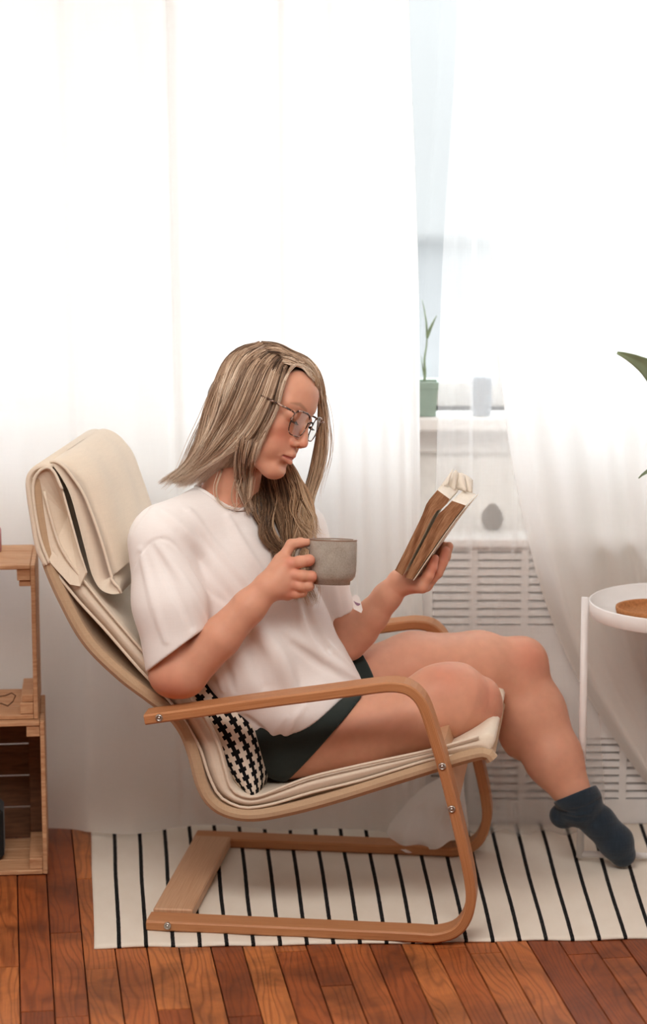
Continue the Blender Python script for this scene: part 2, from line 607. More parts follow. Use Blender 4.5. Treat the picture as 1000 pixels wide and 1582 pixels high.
# ------------------------------------------------------------------ radiator cover
RX0, RX1, RY = 0.236, 2.0, 5.50
rc = empty('radiator_cover', (RX0, RY, 0))
tag(rc, 'white slatted radiator cover under the window sill, behind the curtains', 'radiator cover')
mb = MB()
mb.box((RX0, RY, 0.002), (RX1, RY + .02, .062))
mb.box((RX0, RY, .214), (RX1, RY + .02, .488))
mb.box((RX0, RY, .682), (RX1, RY + .02, .70 - .022))
mb.box((RX0, RY, .062), (RX0 + .02, RY + .02, .214)); mb.box((RX0, RY, .488), (RX0 + .02, RY + .02, .682))
mb.box((RX0, RY + .02, .002), (RX0 + .018, YB - .002, .678))
mb.build('front_panel', M['white_paint'], rc)
MB().box((RX0 - .015, RY - .015, .678), (RX1, YB - .002, .70), b=.004).build('top_board', M['white_paint'], rc)
MB().box((RX0 + .02, RY + .06, .004), (RX1, RY + .065, .676)).build('shade_sheet', M['slat_shade'], rc)  # dark sheet behind the slats: the interior's shade put into its colour
k = 0
for i in range(15):
    xm = RX0 + .117 + i * .1203
    if xm > RX1 - .02: break
    for z0, z1 in ((.488, .682), (.062, .214)):
        MB().box((xm - .0085, RY + .001, z0), (xm + .0085, RY + .019, z1)).build('mullion', M['white_paint'], rc)
sl = None
for z0, z1, n in ((.488, .682, 10), (.062, .214, 8)):
    for i in range(n):
        zc = z0 + (i + .5) * (z1 - z0) / n
        if sl is None:
            b = MB(); h = .0058
            v = [(x, y, z) for x in (RX0 + .012, RX1 - .004) for y, z in ((RY + .004, -h), (RY + .007, h), (RY + .020, h + .005), (RY + .017, -h + .005))]
            b.add(v, [(0, 1, 2, 3), (7, 6, 5, 4), (0, 4, 5, 1), (1, 5, 6, 2), (2, 6, 7, 3), (3, 7, 4, 0)])
            sl = mesh('slat', b.v, b.f)
        s = link('slat', sl, M['white_paint'], rc)
        s.location.z = zc

# ------------------------------------------------------------------ curtains


def sheet(name, left, right, Yf, nu, nv, mat, parent=None, thick=None):
    """cloth between two edge lines given in photograph pixels; Yf(u, v, z) is its depth"""
    L, R = spline(left, nv), spline(right, nv)
    V, uv = [], []
    for j in range(nv):
        for i in range(nu):
            u = i / (nu - 1)
            p = L[j] * (1 - u) + R[j] * u
            Y0 = Yf(u, j / (nv - 1))
            q = P(p[0], p[1], Y0)
            if q[2] < .012:
                q[2] = .012 + .006 * math.sin(23 * u)
            V.append(q); uv.append((u, j / (nv - 1)))
    F = grid_faces(nv, nu)
    return link(name, mesh(name, V, F, uv), mat, parent, True)


def smooth_folds(seed, n, amp):
    r = np.random.default_rng(seed)
    ph, fr, am = r.uniform(0, 6.28, n), r.uniform(3, 26, n), r.uniform(.4, 1, n)
    am = am / fr ** .55
    am *= amp / np.sum(am)
    dr = r.uniform(-1.3, 1.3, n)
    return lambda u, v: float(np.sum(am * np.sin(ph + fr * u * 2 + dr * v)))


# left curtain: long panel that ends beside the reader's book
fa = smooth_folds(3, 7, .055)
ZT = 2.74


FOLDS_A = [(P(q, 300, 5.43)[0], s_, a_, w_) for q, s_, a_, w_ in ((20, 0, .012, .03), (108, .01, .014, .014), (205, -.01, .010, .03), (264, .008, .020, .010), (318, .0, .010, .022), (430, .004, .022, .012), (508, .03, .016, .014), (545, .03, .012, .010), (578, .025, .014, .012), (612, .015, .018, .010), (634, .012, .020, .008))]


def curtain_a():
    edge = spline([(627, -600), (632, 0), (641, 240), (648, 480), (650, 800), (655, 980), (664, 1120), (655, 1230), (640, 1290)], 80)
    nv, nu = 110, 420
    V, uv = [], []
    for j in range(nv):
        t = j / (nv - 1)
        z = ZT * (1 - t) + .012 * t
        for i in range(nu):
            u = i / (nu - 1)
            # right edge in world X at this height
            ez = [P(p[0], p[1], 5.43) for p in ()]
            V.append((u, z)); uv.append((u, t))
    E = np.array([P(p[0], p[1], 5.43) for p in edge])
    order = np.argsort(E[:, 2])
    out = []
    for u, z in V:
        xr = float(np.interp(z, E[order, 2], E[order, 0]))
        x = -1.75 + (xr + 1.75) * u
        low = max(0.0, min(1.0, (0.9 - z) / .9))
        y = 5.437 + fa(x / 2.1 + .3, z * .5) * (1 + .5 * low)
        # broad diagonal drag where the cloth meets the floor
        y += .014 * low * math.sin(7 * x + 5.5 * z + 1.0) + .010 * low ** 2 * math.sin(17 * x - 9 * z)
        for xf, sl_, am_, wd_ in FOLDS_A:
            y -= am_ * math.exp(-((x - xf - sl_ * (1.6 - z)) / wd_) ** 2) * (.4 + .6 * min(1, max(0, z - .3)))
        y = min(y, 5.478)
        if z < .16:
            k = (0.16 - z) / .16
            y -= (.030 + .012 * math.sin(9 * x)) * k ** 1.5
        if x > -.32: y = max(y, 5.37 + .0 * x)
        zz = z
        if z < .05: zz = z + .006 * (1 + math.sin(13 * x + 1.2)) * (1 - z / .05)
        out.append((x, y, zz))
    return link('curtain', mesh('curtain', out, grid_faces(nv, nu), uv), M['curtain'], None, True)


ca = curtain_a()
tag(ca, 'off-white floor-length linen curtain behind the chair and crates, widest panel', 'curtain', 'voile curtains at the windows')
# its lower corner, pulled over the far floor bar of the chair
rows = [[(610, 1252, 5.44), (640, 1225, 5.435), (668, 1208, 5.43), (692, 1196, 5.42), (716, 1190, 5.42)],
        [(602, 1272, 5.40), (630, 1252, 5.36), (660, 1240, 5.35), (690, 1228, 5.33), (718, 1226, 5.34)],
        [(598, 1284, 5.345), (628, 1276, 5.30), (662, 1262, 5.315), (692, 1262, 5.285), (722, 1258, 5.30)],
        [(602, 1297, 5.30), (633, 1300, 5.262), (664, 1290, 5.275), (696, 1284, 5.255), (724, 1282, 5.27)],
        [(618, 1310, 5.265), (640, 1319, 5.245), (668, 1310, 5.25), (698, 1300, 5.243), (724, 1297, 5.255)]]
ctl = np.array([[P(*q) for q in r] for r in rows])
cols = np.stack([spline(ctl[i], 34) for i in range(5)])
grid = np.stack([spline(cols[:, k], 34) for k in range(34)], 1)
for a in range(34):
    for b in range(34):
        grid[a, b, 1] -= (.013 * math.sin(b * .42 + a * .2) + .008 * math.sin(b * .25 - a * .3)) * min(1, a / 10)
o = link('curtain_corner', mesh('curtain_corner', grid.reshape(-1, 3), grid_faces(34, 34)), M['curtain_lit'], ca, True)

fc = smooth_folds(12, 7, .055)
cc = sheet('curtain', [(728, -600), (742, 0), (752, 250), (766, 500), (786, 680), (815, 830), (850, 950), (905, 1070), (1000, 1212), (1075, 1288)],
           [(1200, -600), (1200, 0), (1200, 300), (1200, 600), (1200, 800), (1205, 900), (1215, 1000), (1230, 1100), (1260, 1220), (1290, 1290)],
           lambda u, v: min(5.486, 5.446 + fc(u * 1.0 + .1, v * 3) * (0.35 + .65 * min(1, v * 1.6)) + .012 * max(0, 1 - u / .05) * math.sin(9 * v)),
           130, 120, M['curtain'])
tag(cc, 'off-white linen curtain at the right, swept sideways behind the white table', 'curtain', 'voile curtains at the windows')
fb = smooth_folds(21, 6, .010)
cb = sheet('sheer_curtain', [(712, -600), (707, 0), (684, 400), (675, 700), (669, 960), (674, 1150), (690, 1262), (700, 1304)],
           [(830, -600), (830, 0), (845, 400), (870, 700), (905, 900), (925, 1100), (935, 1230), (930, 1300)],
           lambda u, v: 5.476 + fb(u, v * 2) - .075 * max(0, (v - .93) / .07) ** 1.3, 70, 130, M['sheer'])
tag(cb, 'see-through white sheer curtain hanging in front of the radiator cover', 'curtain')
for path in ([(741, -600), (738, 0), (730, 500), (727, 820), (727, 960), (736, 1150), (752, 1295)], [(790, 300), (797, 780), (780, 900), (765, 985), (772, 1150), (800, 1296)]):
    pl = [(x - 3, y) for x, y in path]; pr_ = [(x + 3, y) for x, y in path]
    sheet('hem', pl, pr_, lambda u, v: 5.466 - .075 * max(0, (v - .93) / .07) ** 1.3, 3, 100, M['sheer'], cb)

# ------------------------------------------------------------------ rug
f0, f15 = G(184, 1462, .005)[:2], G(803, 1451.5, .005)[:2]
b0, b15 = G(177, 1300, .005)[:2], G(764.6, 1300, .005)[:2]
ib = 5.493


def rugp(n, v):
    f = f0 + (f15 - f0) * n / 15
    b = b0 + (b15 - b0) * n / 15
    b = f + (b - f) * ((ib - f[1]) / (b[1] - f[1]))
    return f + (b - f) * v


V, UV = [], []
NU, NV = 150, 40
for j in range(NV):
    for i in range(NU):
        n = -0.92 + i / (NU - 1) * 22.6
        v = j / (NV - 1)
        p = rugp(n, v)
        e = .0016 * math.sin(n * 1.7) * (v < .02) + .0012 * math.sin(v * 19 + n)
        V.append((p[0] + .0007 * math.sin(v * 9 + n * .4), p[1] + e, .0052 + .0009 * math.sin(n * 2.1 + v * 5)))
        UV.append((n + .5, v))
rug = link('rug', mesh('rug', V, grid_faces(NV, NU), UV), M['rug'], None, True)
thicken(rug, .005, -1.0)
tag(rug, 'cream cotton rug with thin black stripes on the floorboards under the chair', 'rug')

# ------------------------------------------------------------------ lounge chair
CA = math.radians(7.2)
ex, ey = np.array([math.cos(CA), -math.sin(CA), 0]), np.array([math.sin(CA), math.cos(CA), 0])
CO = np.array([-.371, 4.766, 0.0])
Wd = .615                                     # outside width over both side frames


def cl(s, l, z): return CO + ex * s + ey * l + np.array([0, 0, z])


def ct(x, y, l=0.0):
    """(s, z) of photograph point on the chair's upright plane at lateral l"""
    d = ray(x, y)
    t = ((CO + ey * l - _C) @ ey) / (d @ ey)
    q = _C + d * t - CO
    return np.array([q @ ex, q[2]])


chair = empty('lounge_chair', tuple(cl(.3, .3, 0)), -CA)
tag(chair, 'bentwood lounge chair with cream cushions standing on the striped rug', 'chair')


def strip(name, path, l0, l1, th, mat, parent, n=70, bev=.0035, widthf=None):
    """bent strip: path in (s, z), section th thick, from lateral l0 to l1"""
    p = spline(path, n)
    T = np.gradient(p, axis=0)
    T /= np.linalg.norm(T, axis=1)[:, None]
    N = np.stack([-T[:, 1], T[:, 0]], 1)
    L = np.concatenate([[0], np.cumsum(np.linalg.norm(np.diff(p, axis=0), axis=1))])
    h = th / 2
    sec = [(l0, -h + bev), (l0, h - bev), (l0 + bev, h), (l1 - bev, h), (l1, h - bev), (l1, -h + bev), (l1 - bev, -h), (l0 + bev, -h)]
    per = [0]
    for k in range(8):
        a, b = sec[k], sec[(k + 1) % 8]
        per.append(per[-1] + math.hypot(a[0] - b[0], a[1] - b[1]))
    V, UV, F = [], [], []
    for i in range(n):
        for k in range(9):
            l, w = sec[k % 8]
            q = p[i] + N[i] * w
            V.append(cl(q[0], l, q[1])); UV.append((L[i], per[k] - bev))
    for i in range(n - 1):
        for k in range(8):
            F.append((i * 9 + k, i * 9 + k + 1, (i + 1) * 9 + k + 1, (i + 1) * 9 + k))
    F += [tuple(range(8))[::-1], tuple((n - 1) * 9 + k for k in range(8))]
    me = mesh(name, V, F, UV)
    o = link(name, me, mat, parent)
    return o


side = [ct(*q) for q in [(223, 1113), (400, 1088), (500, 1075), (575, 1065), (606, 1062.5), (630, 1067), (647, 1081), (657, 1100), (667, 1130), (683, 1183), (699.5, 1247), (717, 1320), (725, 1360), (727.5, 1392), (720, 1422), (703, 1442), (672, 1452.5), (640, 1455), (500, 1449), (360, 1443), (226, 1437.5)]]
side = [(s, max(z, .0165)) for s, z in side]
for l0 in (0.0, Wd - .06):
    af = strip('side_frame', side, l0, l0 + .06, .0215, M['ply'], chair, 150)
    if l0 == 0: near_frame = af
# rails between the side frames
sq = [ct(x, y) for x, y in ((233, 1424), (300, 1426))]
MBx = MB()


def lbox(s0, s1, l0, l1, z0, z1, name, mat, parent, b=.003):
    m = MB()
    m.box((s0, l0, z0), (s1, l1, z1), Matrix([[ex[0], ey[0], 0, CO[0]], [ex[1], ey[1], 0, CO[1]], [0, 0, 1, 0], [0, 0, 0, 1]]), b)
    for i, q in enumerate(m.v):
        d = np.array(q) - CO
        m.uv[i] = (d @ ey, d @ ex)
    return m.build(name, mat, parent)


lbox(.003, .088, .0605, Wd - .0605, .010, .034, 'rear_rail', M['ply_pale'], chair)
fa_, fb_ = ct(679, 1160), ct(701, 1256)
strip('front_rail', [fa_ + np.array([-.004, 0]), (fa_ + fb_) / 2 + np.array([-.004, 0]), fb_ + np.array([-.004, 0])], .0605, Wd - .0605, .020, M['ply_pale'], chair, 6)
for q in ((246, 1109), (683.5, 1184), (698, 1250), (259, 1438.5)):
    s, z = ct(*q)
    if q[1] > 1400: z = .0185
    m = MB()
    c = cl(s, 0, z)
    Mx = Matrix.Translation(Vector(c)) @ Vector(-ey).to_track_quat('Z', 'Y').to_matrix().to_4x4()
    m.lathe([(.0001, .0042), (.0022, .0042), (.0024, .0024), (.0042, .0024), (.0048, .0040), (.0066, .0036), (.0078, .0018), (.0080, -.002)], 20, Mx)
    m.build('bolt', M['steel'], chair, True)

# seat frame: fabric covered side rails and the canvas sling between them
rl = .070
out = [(45, 742), (52, 800), (66, 868), (95, 936), (130, 996), (180, 1046), (222, 1078), (256, 1104), (279, 1134), (293, 1170), (305, 1215), (322, 1244), (350, 1260), (390, 1264), (450, 1253), (520, 1234), (600, 1209), (670, 1187), (730, 1170), (748, 1170), (755, 1178)]
railp = [ct(x + 5, y - 2, rl) for x, y in out]
for l0, l1 in ((rl, rl + .03), (Wd - rl - .03, Wd - rl)):
    strip('seat_rail', railp, l0, l1, .026, M['sling'], chair, 120, .009)
strip('sling', [p + np.array([.003, .004]) for p in railp], rl + .028, Wd - rl - .028, .006, M['sling'], chair, 120, .001)

# main cushion
inn = [(62, 730), (80, 800), (98, 850), (138, 905), (185, 962), (236, 1020), (282, 1062), (312, 1102), (338, 1148), (350, 1190), (358, 1216), (374, 1228), (397, 1230), (432, 1217), (480, 1199), (560, 1180), (665, 1158), (728, 1140), (751, 1134), (764, 1142), (767, 1155)]
outp = [(52, 742), (57, 805), (72, 862), (113, 920), (162, 974), (214, 1034), (258, 1080), (286, 1118), (308, 1157), (320, 1194), (335, 1226), (354, 1241), (382, 1249), (426, 1242), (480, 1226), (560, 1206), (665, 1174), (712, 1168), (732, 1167), (742, 1167), (750, 1167)]
pl0, pl1 = .082, Wd - .082
A = np.array([ct(x, y, pl0) for x, y in outp]); B = np.array([ct(x, y, pl0) for x, y in inn])
n = 150
AB = spline(np.hstack([A, B]), n)
A, B = AB[:, :2], AB[:, 2:]
V, F, UV = [], [], []
nl = 41
for i in range(n):
    t = i / (n - 1)
    for side_ in (0, 1):
        for k in range(nl):
            w = k / (nl - 1)
            lat = pl0 + (pl1 - pl0) * w
            e = min(w, 1 - w) * (pl1 - pl0)
            rnd = math.sqrt(max(0, 1 - (1 - min(1, e / .022)) ** 2))
            mid = (A[i] + B[i]) / 2
            hv = (B[i] - A[i]) / 2
            sag = math.sin(math.pi * w) ** .8
            seat = max(0, min(1, (t - .60) / .1)) * max(0, min(1, (1 - t) / .12))
            back = max(0, min(1, (.58 - t) / .1)) * max(0, min(1, t / .1))
            endr = math.sqrt(max(0.0, 1 - (1 - min(1, min(t, 1 - t) / .012)) ** 2))
            q = mid + hv * (1 if side_ else -1) * (0.12 + .88 * rnd) * (.15 + .85 * endr)
            q = q + np.array([0, -.05 * sag * seat]) + np.array([-.012 * sag * back, 0])
            # quilting dimple
            V.append(cl(q[0], lat, q[1])); UV.append((t, w))
off = nl
for i in range(n - 1):
    for side_ in (0, 1):
        for k in range(nl - 1):
            a = i * 2 * nl + side_ * nl + k
            b = a + 2 * nl
            F.append((a, a + 1, b + 1, b) if side_ == 0 else (a, b, b + 1, a + 1))
    for k in (0, nl - 1):
        a = i * 2 * nl + k; b = a + nl; c = a + 2 * nl
        F.append((a, c, c + nl, b) if k == 0 else (a, b, c + nl, c))
for i in (0, n - 1):
    for k in range(nl - 1):
        a = i * 2 * nl + k
        F.append((a, a + nl, a + nl + 1, a + 1) if i == 0 else (a, a + 1, a + nl + 1, a + nl))
cush = link('seat_cushion', mesh('seat_cushion', V, F, UV), M['pad'], chair, True)
# piping along the near edges of the cushion
for src, dl in ((A, .004), (B, .006)):
    m = MB()
    pts = [cl(src[i][0] * .9 + (A[i][0] + B[i][0]) * .05, pl0 - .001, src[i][1] * .9 + (A[i][1] + B[i][1]) * .05) for i in range(4, n - 4, 2)]
    m.tube(pts, .0032, 7).build('piping', M['pad'], cush, True)

# pocket that folds over the top of the frame
pk = [ct(x, y, .075) for x, y in [(72, 872), (60, 845), (52, 800), (46, 760), (46, 738), (55, 724), (69, 719), (80, 722)]]
po = strip('frame_pocket', pk, .064, Wd - .064, .012, M['pad'], chair, 50, .004)
for p_ in po.data.polygons: p_.use_smooth = True

# closed side of the pocket, between the frame and the cushion
pp_ = [ct(x, y, .0725) for x, y in [(47, 745), (52, 731), (62, 723), (74, 721), (86, 733), (98, 762), (110, 805), (123, 852), (134, 884), (124, 906), (108, 903), (74, 866), (60, 815)]]
cg = np.mean(pp_, axis=0)
V = [cl(q[0], .0725, q[1]) for q in pp_] + [cl(cg[0] + .01, .125, cg[1])]
o = link('pocket_side', mesh('pocket_side', V, [(i, (i + 1) % 13, 13) for i in range(13)]), M['pad'], chair)
thicken(o, .004, 0.0)
m = MB()
m.tube([cl(q[0], .066, q[1]) for q in spline([ct(x, y, .066) for x, y in [(76, 870), (63, 835), (55, 795), (51, 760), (53, 740), (62, 727), (74, 722), (84, 730), (96, 756)]], 40)], .0034, 7).build('piping', M['pad'], o, True)

# head pillow, hanging in front of the cushion
bk = np.array([ct(x, y, .085) for x, y in [(78, 713), (95, 734), (110, 762), (122, 804), (133, 846), (144, 886), (156, 908), (172, 916), (188, 916)]])
PB = spline(bk, 60)
T = np.gradient(PB, axis=0); T /= np.linalg.norm(T, axis=1)[:, None]
Nn = np.stack([-T[:, 1], T[:, 0]], 1)
if Nn[30][0] < 0: Nn = -Nn
V, F, UV = [], [], []
m_, nl = 60, 45
prs = random.Random(4)
for sgn in (0, 1):
    for i in range(m_):
        t = i / (m_ - 1)
        for k in range(nl):
            w = 2 * k / (nl - 1) - 1
            ed = (1 - abs(w) ** 5.0)
            vert = (1 - abs(2 * t - 1) ** 4.5)
            puff = (.030 + .042 * (1 - abs(w) ** 3.2) ** .6) * vert ** .5 * (0.75 + .5 * t)
            lat = (.082 + Wd - .082) / 2 + (Wd / 2 - .082) * w * (1 - .03 * math.sin(math.pi * t))
            q = PB[i] + Nn[i] * (puff if sgn else -.004 * vert)
            # gathers near the top corner
            g = .0035 * math.sin(w * 60 + t * 9) * math.exp(-((t - .16) / .10) ** 2) * math.exp(-((abs(w) - .9) / .16) ** 2)
            g += .003 * math.sin(8 * w + 5 * t) * vert
            V.append(cl(q[0] + g * sgn, lat, q[1] + g * sgn * .5)); UV.append((t, w))
    F += [tuple(a + sgn * m_ * nl for a in (f if sgn else f[::-1])) for f in grid_faces(m_, nl)]
N0 = m_ * nl
for i in range(m_ - 1):
    for k in (0, nl - 1):
        a, b = i * nl + k, (i + 1) * nl + k
        F.append((a, a + N0, b + N0, b) if k else (a, b, b + N0, a + N0))
for k in range(nl - 1):
    for i in (0, m_ - 1):
        a, b = i * nl + k, i * nl + k + 1
        F.append((a, b, b + N0, a + N0) if i else (a, a + N0, b + N0, b))
hp = link('head_pillow', mesh('head_pillow', V, F, UV), M['pad'], chair, True)
m = MB()
m.tube([Vector(V[N0 + i * nl]) for i in range(0, m_)], .0034, 7).build('piping', M['pad'], hp, True)

# ------------------------------------------------------------------ printed lumbar pillow
cen = np.array([ct(x, y, .14) for x, y in [(390, 1232), (372, 1196), (350, 1150), (322, 1106), (285, 1062), (245, 1016), (214, 972)]])
PB = spline(cen, 50)
T = np.gradient(PB, axis=0); T /= np.linalg.norm(T, axis=1)[:, None]
Nn = np.stack([-T[:, 1], T[:, 0]], 1)
if Nn[25][0] < 0: Nn = -Nn
V, F, UV = [], [], []
m_, nl = 50, 40
_w = [-math.cos(math.pi * k / (nl - 1)) for k in range(nl)]
_pp = np.array([(.19 * w, .072 * max(0, 1 - abs(w) ** 2.6) ** .5) for w in _w])
ua = np.concatenate([[0], np.cumsum(np.linalg.norm(np.diff(_pp, axis=0), axis=1))])
for sgn in (1, -1):
    for i in range(m_):
        t = i / (m_ - 1)
        for k in range(nl):
            w = -math.cos(math.pi * k / (nl - 1))
            th = .072 * (max(0, 1 - abs(2 * t - 1) ** 2.6)) ** .55 * (max(0, 1 - abs(w) ** 2.6)) ** .5
            pin = 1 - .07 * (1 - abs(2 * t - 1) ** 2)
            lat = .285 + .19 * w * pin
            q = PB[i] + Nn[i] * (th * sgn + .012)
            V.append(cl(q[0], lat, q[1]))
            UV.append((sgn * ua[k] / .030 + .25, t * 23))
    F += [tuple(a + (0 if sgn > 0 else m_ * nl) for a in (f if sgn > 0 else f[::-1])) for f in grid_faces(m_, nl)]
lum = link('throw_pillow', mesh('throw_pillow', V, F, UV), M['pillow'], None, True)
tag(lum, 'throw pillow with a black and cream cross pattern behind the reader on the chair', 'pillow')

# ------------------------------------------------------------------ pine crates


def crate_frame(o, rz):
    c, s = math.cos(rz), math.sin(rz)
    return Matrix([[c, -s, 0, o[0]], [s, c, 0, o[1]], [0, 0, 1, o[2]], [0, 0, 0, 1]])


def cboard(name, lo, hi, Mx, mat, parent, b=.0015):
    return MB().box(lo, hi, Mx, b).build(name, mat, parent)


def crate(o, rz, w, h, d, label, closed):
    root = empty('wooden_crate', tuple(o), rz)
    tag(root, label, 'crate', 'stacked pine crates')
    Mx = crate_frame(o, rz)
    t = .010
    step = d / 3
    for i in range(3):
        a, b = i * step + .0015, (i + 1) * step - .0015
        cboard('top_board', (-w + t, a, h - t), (-t - .0005, b, h), Mx, M['crate'], root)
        cboard('bottom_board', (-w + t, a, 0), (-t - .0005, b, t), Mx, M['crate'], root)
        cboard('side_board', (-t, a, 0), (0, b, h), Mx, M['crate'], root)
        cboard('side_board', (-w, a, 0), (-w + t, b, h), Mx, M['crate'], root)
    for x0 in (-t - .030, -w + t):
        for z0, z1 in ((t + .0004, t + .026), (h - t - .026, h - t - .0004)):
            cboard('corner_block', (x0, .006, z0), (x0 + .0295, d - .006, z1), Mx, M['crate'], root)
    if closed:
        hh = (h - 2 * t) / 4.4
        z = t + .002
        while z < h - t - .01:
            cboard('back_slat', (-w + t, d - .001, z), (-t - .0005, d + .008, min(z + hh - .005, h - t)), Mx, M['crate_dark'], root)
            z += hh
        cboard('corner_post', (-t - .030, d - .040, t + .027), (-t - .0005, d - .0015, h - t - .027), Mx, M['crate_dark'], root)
    else:
        for z0, z1 in ((t + .027, t + .043), (h - t - .040, h - t - .027)):
            cboard('corner_block', (-t - .026, .012, z0), (-t - .0005, .050, z1), Mx, M['crate'], root)
    return root


crate((-.619, 5.134, .002), math.radians(6.0), .48, .354, .235, 'lower pine crate, dark slatted inside, standing on the floorboards', True)
crate((-.634, 5.150, .357), math.radians(5.0), .46, .350, .235, 'upper pine crate, open right through, on top of the other', False)
m = MB()
m.tube([P(x, y, 5.20) + np.array([0, 0, .002]) for x, y in [(-14, 1090), (2, 1088), (12, 1092), (20, 1085), (24, 1076), (18, 1072), (8, 1076), (-6, 1078)]], .0016, 6)
tag(m.build('cord', M['crate_dark'], None, True), 'thin brown cord lying in the upper pine crate', 'cord')
q = P(-9, 838, 5.30)
m = MB().lathe([(.0, .0), (.014, 0), (.0165, .004), (.0165, .050), (.015, .054), (.0, .054)], 20, Matrix.Translation((q[0], q[1], .7075)))
M['pink'] = plain('dusty_pink_glaze', srgb(190, 132, 132), 0.5)
tag(m.build('jar', M['pink'], None, True), 'small dusty pink jar on top of the upper crate', 'jar')
M['black_cloth'] = weave('black_cloth', srgb(26, 26, 26))
m = MB().box((-.09, -.05, 0), (.0, .05, .125), Matrix.Translation(Vector((P(7, 1300, 5.24)[0], 5.24, .0125))) @ Matrix.Rotation(math.radians(6), 4, 'Z'), b=.012)
tag(m.build('pouch', M['black_cloth']), 'black pouch inside the lower crate, at the photo\'s left edge', 'pouch')

# ------------------------------------------------------------------ white tray table with its dish and plant
TX, TY, TZ, TR = .792, 5.205, .606, .200
tb = empty('tray_table', (TX, TY, 0))
tag(tb, 'round white metal tray table beside the curtain at the right', 'table')
MB().lathe([(.0, TZ - .026), (TR - .004, TZ - .026), (TR - .002, TZ - .024), (TR, TZ + .006), (TR - .0025, TZ + .008), (TR - .004, TZ + .006), (TR - .005, TZ - .022), (.0, TZ - .022)], 72, Matrix.Translation((TX, TY, 0))).build('tray', M['white_metal'], tb, True)
for a in (175, 265, 355, 85):
    a = math.radians(a)
    px_, py_ = TX + (TR + .008) * math.cos(a), TY + (TR + .008) * math.sin(a)
    MB().tube([(px_, py_, .012), (px_, py_, TZ + .012)], .0085, 14).build('leg', M['white_metal'], tb, True)
for a in (175, 265):
    a = math.radians(a)
    d = np.array([math.cos(a), math.sin(a), 0]) * (TR + .008)
    MB().tube([np.array([TX, TY, .0195]) - d, np.array([TX, TY, .0195]) + d], .0075, 12).build('base_bar', M['white_metal'], tb, True)
dc = P(1003, 940, 5.215)
dz = TZ - .0215
m = MB().lathe([(.0, 0), (.074, 0), (.080, .004), (.083, .016), (.0825, .021), (.078, .022), (.075, .018), (.072, .008), (.0, .007)], 48, Matrix.Translation((dc[0] + .005, 5.185, dz)))
tag(m.build('cork_dish', M['cork'], None, True), 'shallow round cork dish on the white tray table', 'dish')

pl = empty('potted_plant', (.905, 5.245, dz))
tag(pl, 'broad-leaved green plant on the tray table, reaching in from the right edge', 'plant')
MB().lathe([(.0, 0), (.042, 0), (.055, .10), (.058, .104), (.054, .106), (.050, .098), (.0, .092)], 32, Matrix.Translation((.905, 5.245, dz))).build('pot', M['pot_grey'], pl, True)


def leaf(name, rib, hw, parent, mat, Yc, fold=.35):
    R = spline([P(x, y, Y) for (x, y), Y in zip(rib, Yc)], 24)
    Wt = np.interp(np.linspace(0, 1, 24), np.linspace(0, 1, len(hw)), hw)
    V = []
    for i in range(24):
        t = R[min(i + 1, 23)] - R[max(i - 1, 0)]
        t /= np.linalg.norm(t)
        side_v = np.cross(t, (0, 1.0, 0)); side_v /= np.linalg.norm(side_v)
        for k in range(9):
            w = (k - 4) / 4
            V.append(R[i] + side_v * Wt[i] * w + np.array([0, -fold * Wt[i] * abs(w) + .0, 0]) + side_v * .0)
    o = link(name, mesh(name, V, grid_faces(24, 9)), mat, parent, True)
    return thicken(o, .0012)


leaf('leaf', [(954, 545), (966, 549), (985, 558), (1010, 575), (1045, 610), (1090, 680)], [.003, .015, .030, .042, .046, .004], pl, M['leaf'], [5.1, 5.11, 5.13, 5.16, 5.22, 5.28])
leaf('leaf', [(987, 739), (996, 731), (1015, 722), (1045, 725), (1085, 760)], [.001, .008, .018, .026, .004], pl, M['leaf'], [5.12, 5.13, 5.16, 5.21, 5.28])
m = MB()
m.tube(spline([P(1090, 680, 5.28), P(1100, 760, 5.27), (.905, 5.245, dz + .09)], 14), .0035, 8)
m.tube(spline([P(1085, 760, 5.28), P(1098, 820, 5.26), (.907, 5.25, dz + .09)], 14), .0035, 8)
m.build('stem', M['leaf'], pl, True)

# ------------------------------------------------------------------ on the window sill and the radiator cover
pz = .9605
c = P(657, 612, 5.70)
pp = empty('potted_sprout', (c[0], 5.70, pz))
tag(pp, 'square green pot with a thin two-leaved sprout on the window sill', 'plant')
m = MB()
hw0, hw1, hh = .025, .0305, .083
v = []
for z, hw in ((0, hw0), (hh * .80, hw1 * .97), (hh * .80, hw1 * 1.04), (hh, hw1 * 1.06), (hh, hw1 * .9), (hh * .9, hw1 * .86)):
    v += [(c[0] - hw, 5.70 - hw, pz + z), (c[0] + hw, 5.70 - hw, pz + z), (c[0] + hw, 5.70 + hw, pz + z), (c[0] - hw, 5.70 + hw, pz + z)]
f = [(3, 2, 1, 0)] + [(i * 4 + k, i * 4 + (k + 1) % 4, (i + 1) * 4 + (k + 1) % 4, (i + 1) * 4 + k) for i in range(5) for k in range(4)]
bevel(link('pot', mesh('pot', v, f), M['pot_green'], pp), .002)
MB().box((c[0] - .026, 5.70 - .026, pz + hh * .86), (c[0] + .026, 5.70 + .026, pz + hh * .92), b=.004).build('soil', M['soil'], pp)
m = MB()
m.tube(spline([P(656, 588, 5.70), P(657, 575, 5.70), P(656, 555, 5.70), P(659, 535, 5.70), P(660, 520, 5.70)], 20), [.0035 - .0001 * i for i in range(20)], 8)
m.build('stem', M['leaf'], pp, True)
m = MB(); m.tube(spline([P(660, 520, 5.70), P(659, 500, 5.70), P(656, 480, 5.71), P(652.5, 463, 5.72)], 16), [.0028 * (1 - i / 16.5) + .0004 for i in range(16)], 8); m.build('leaf', M['leaf'], pp, True)
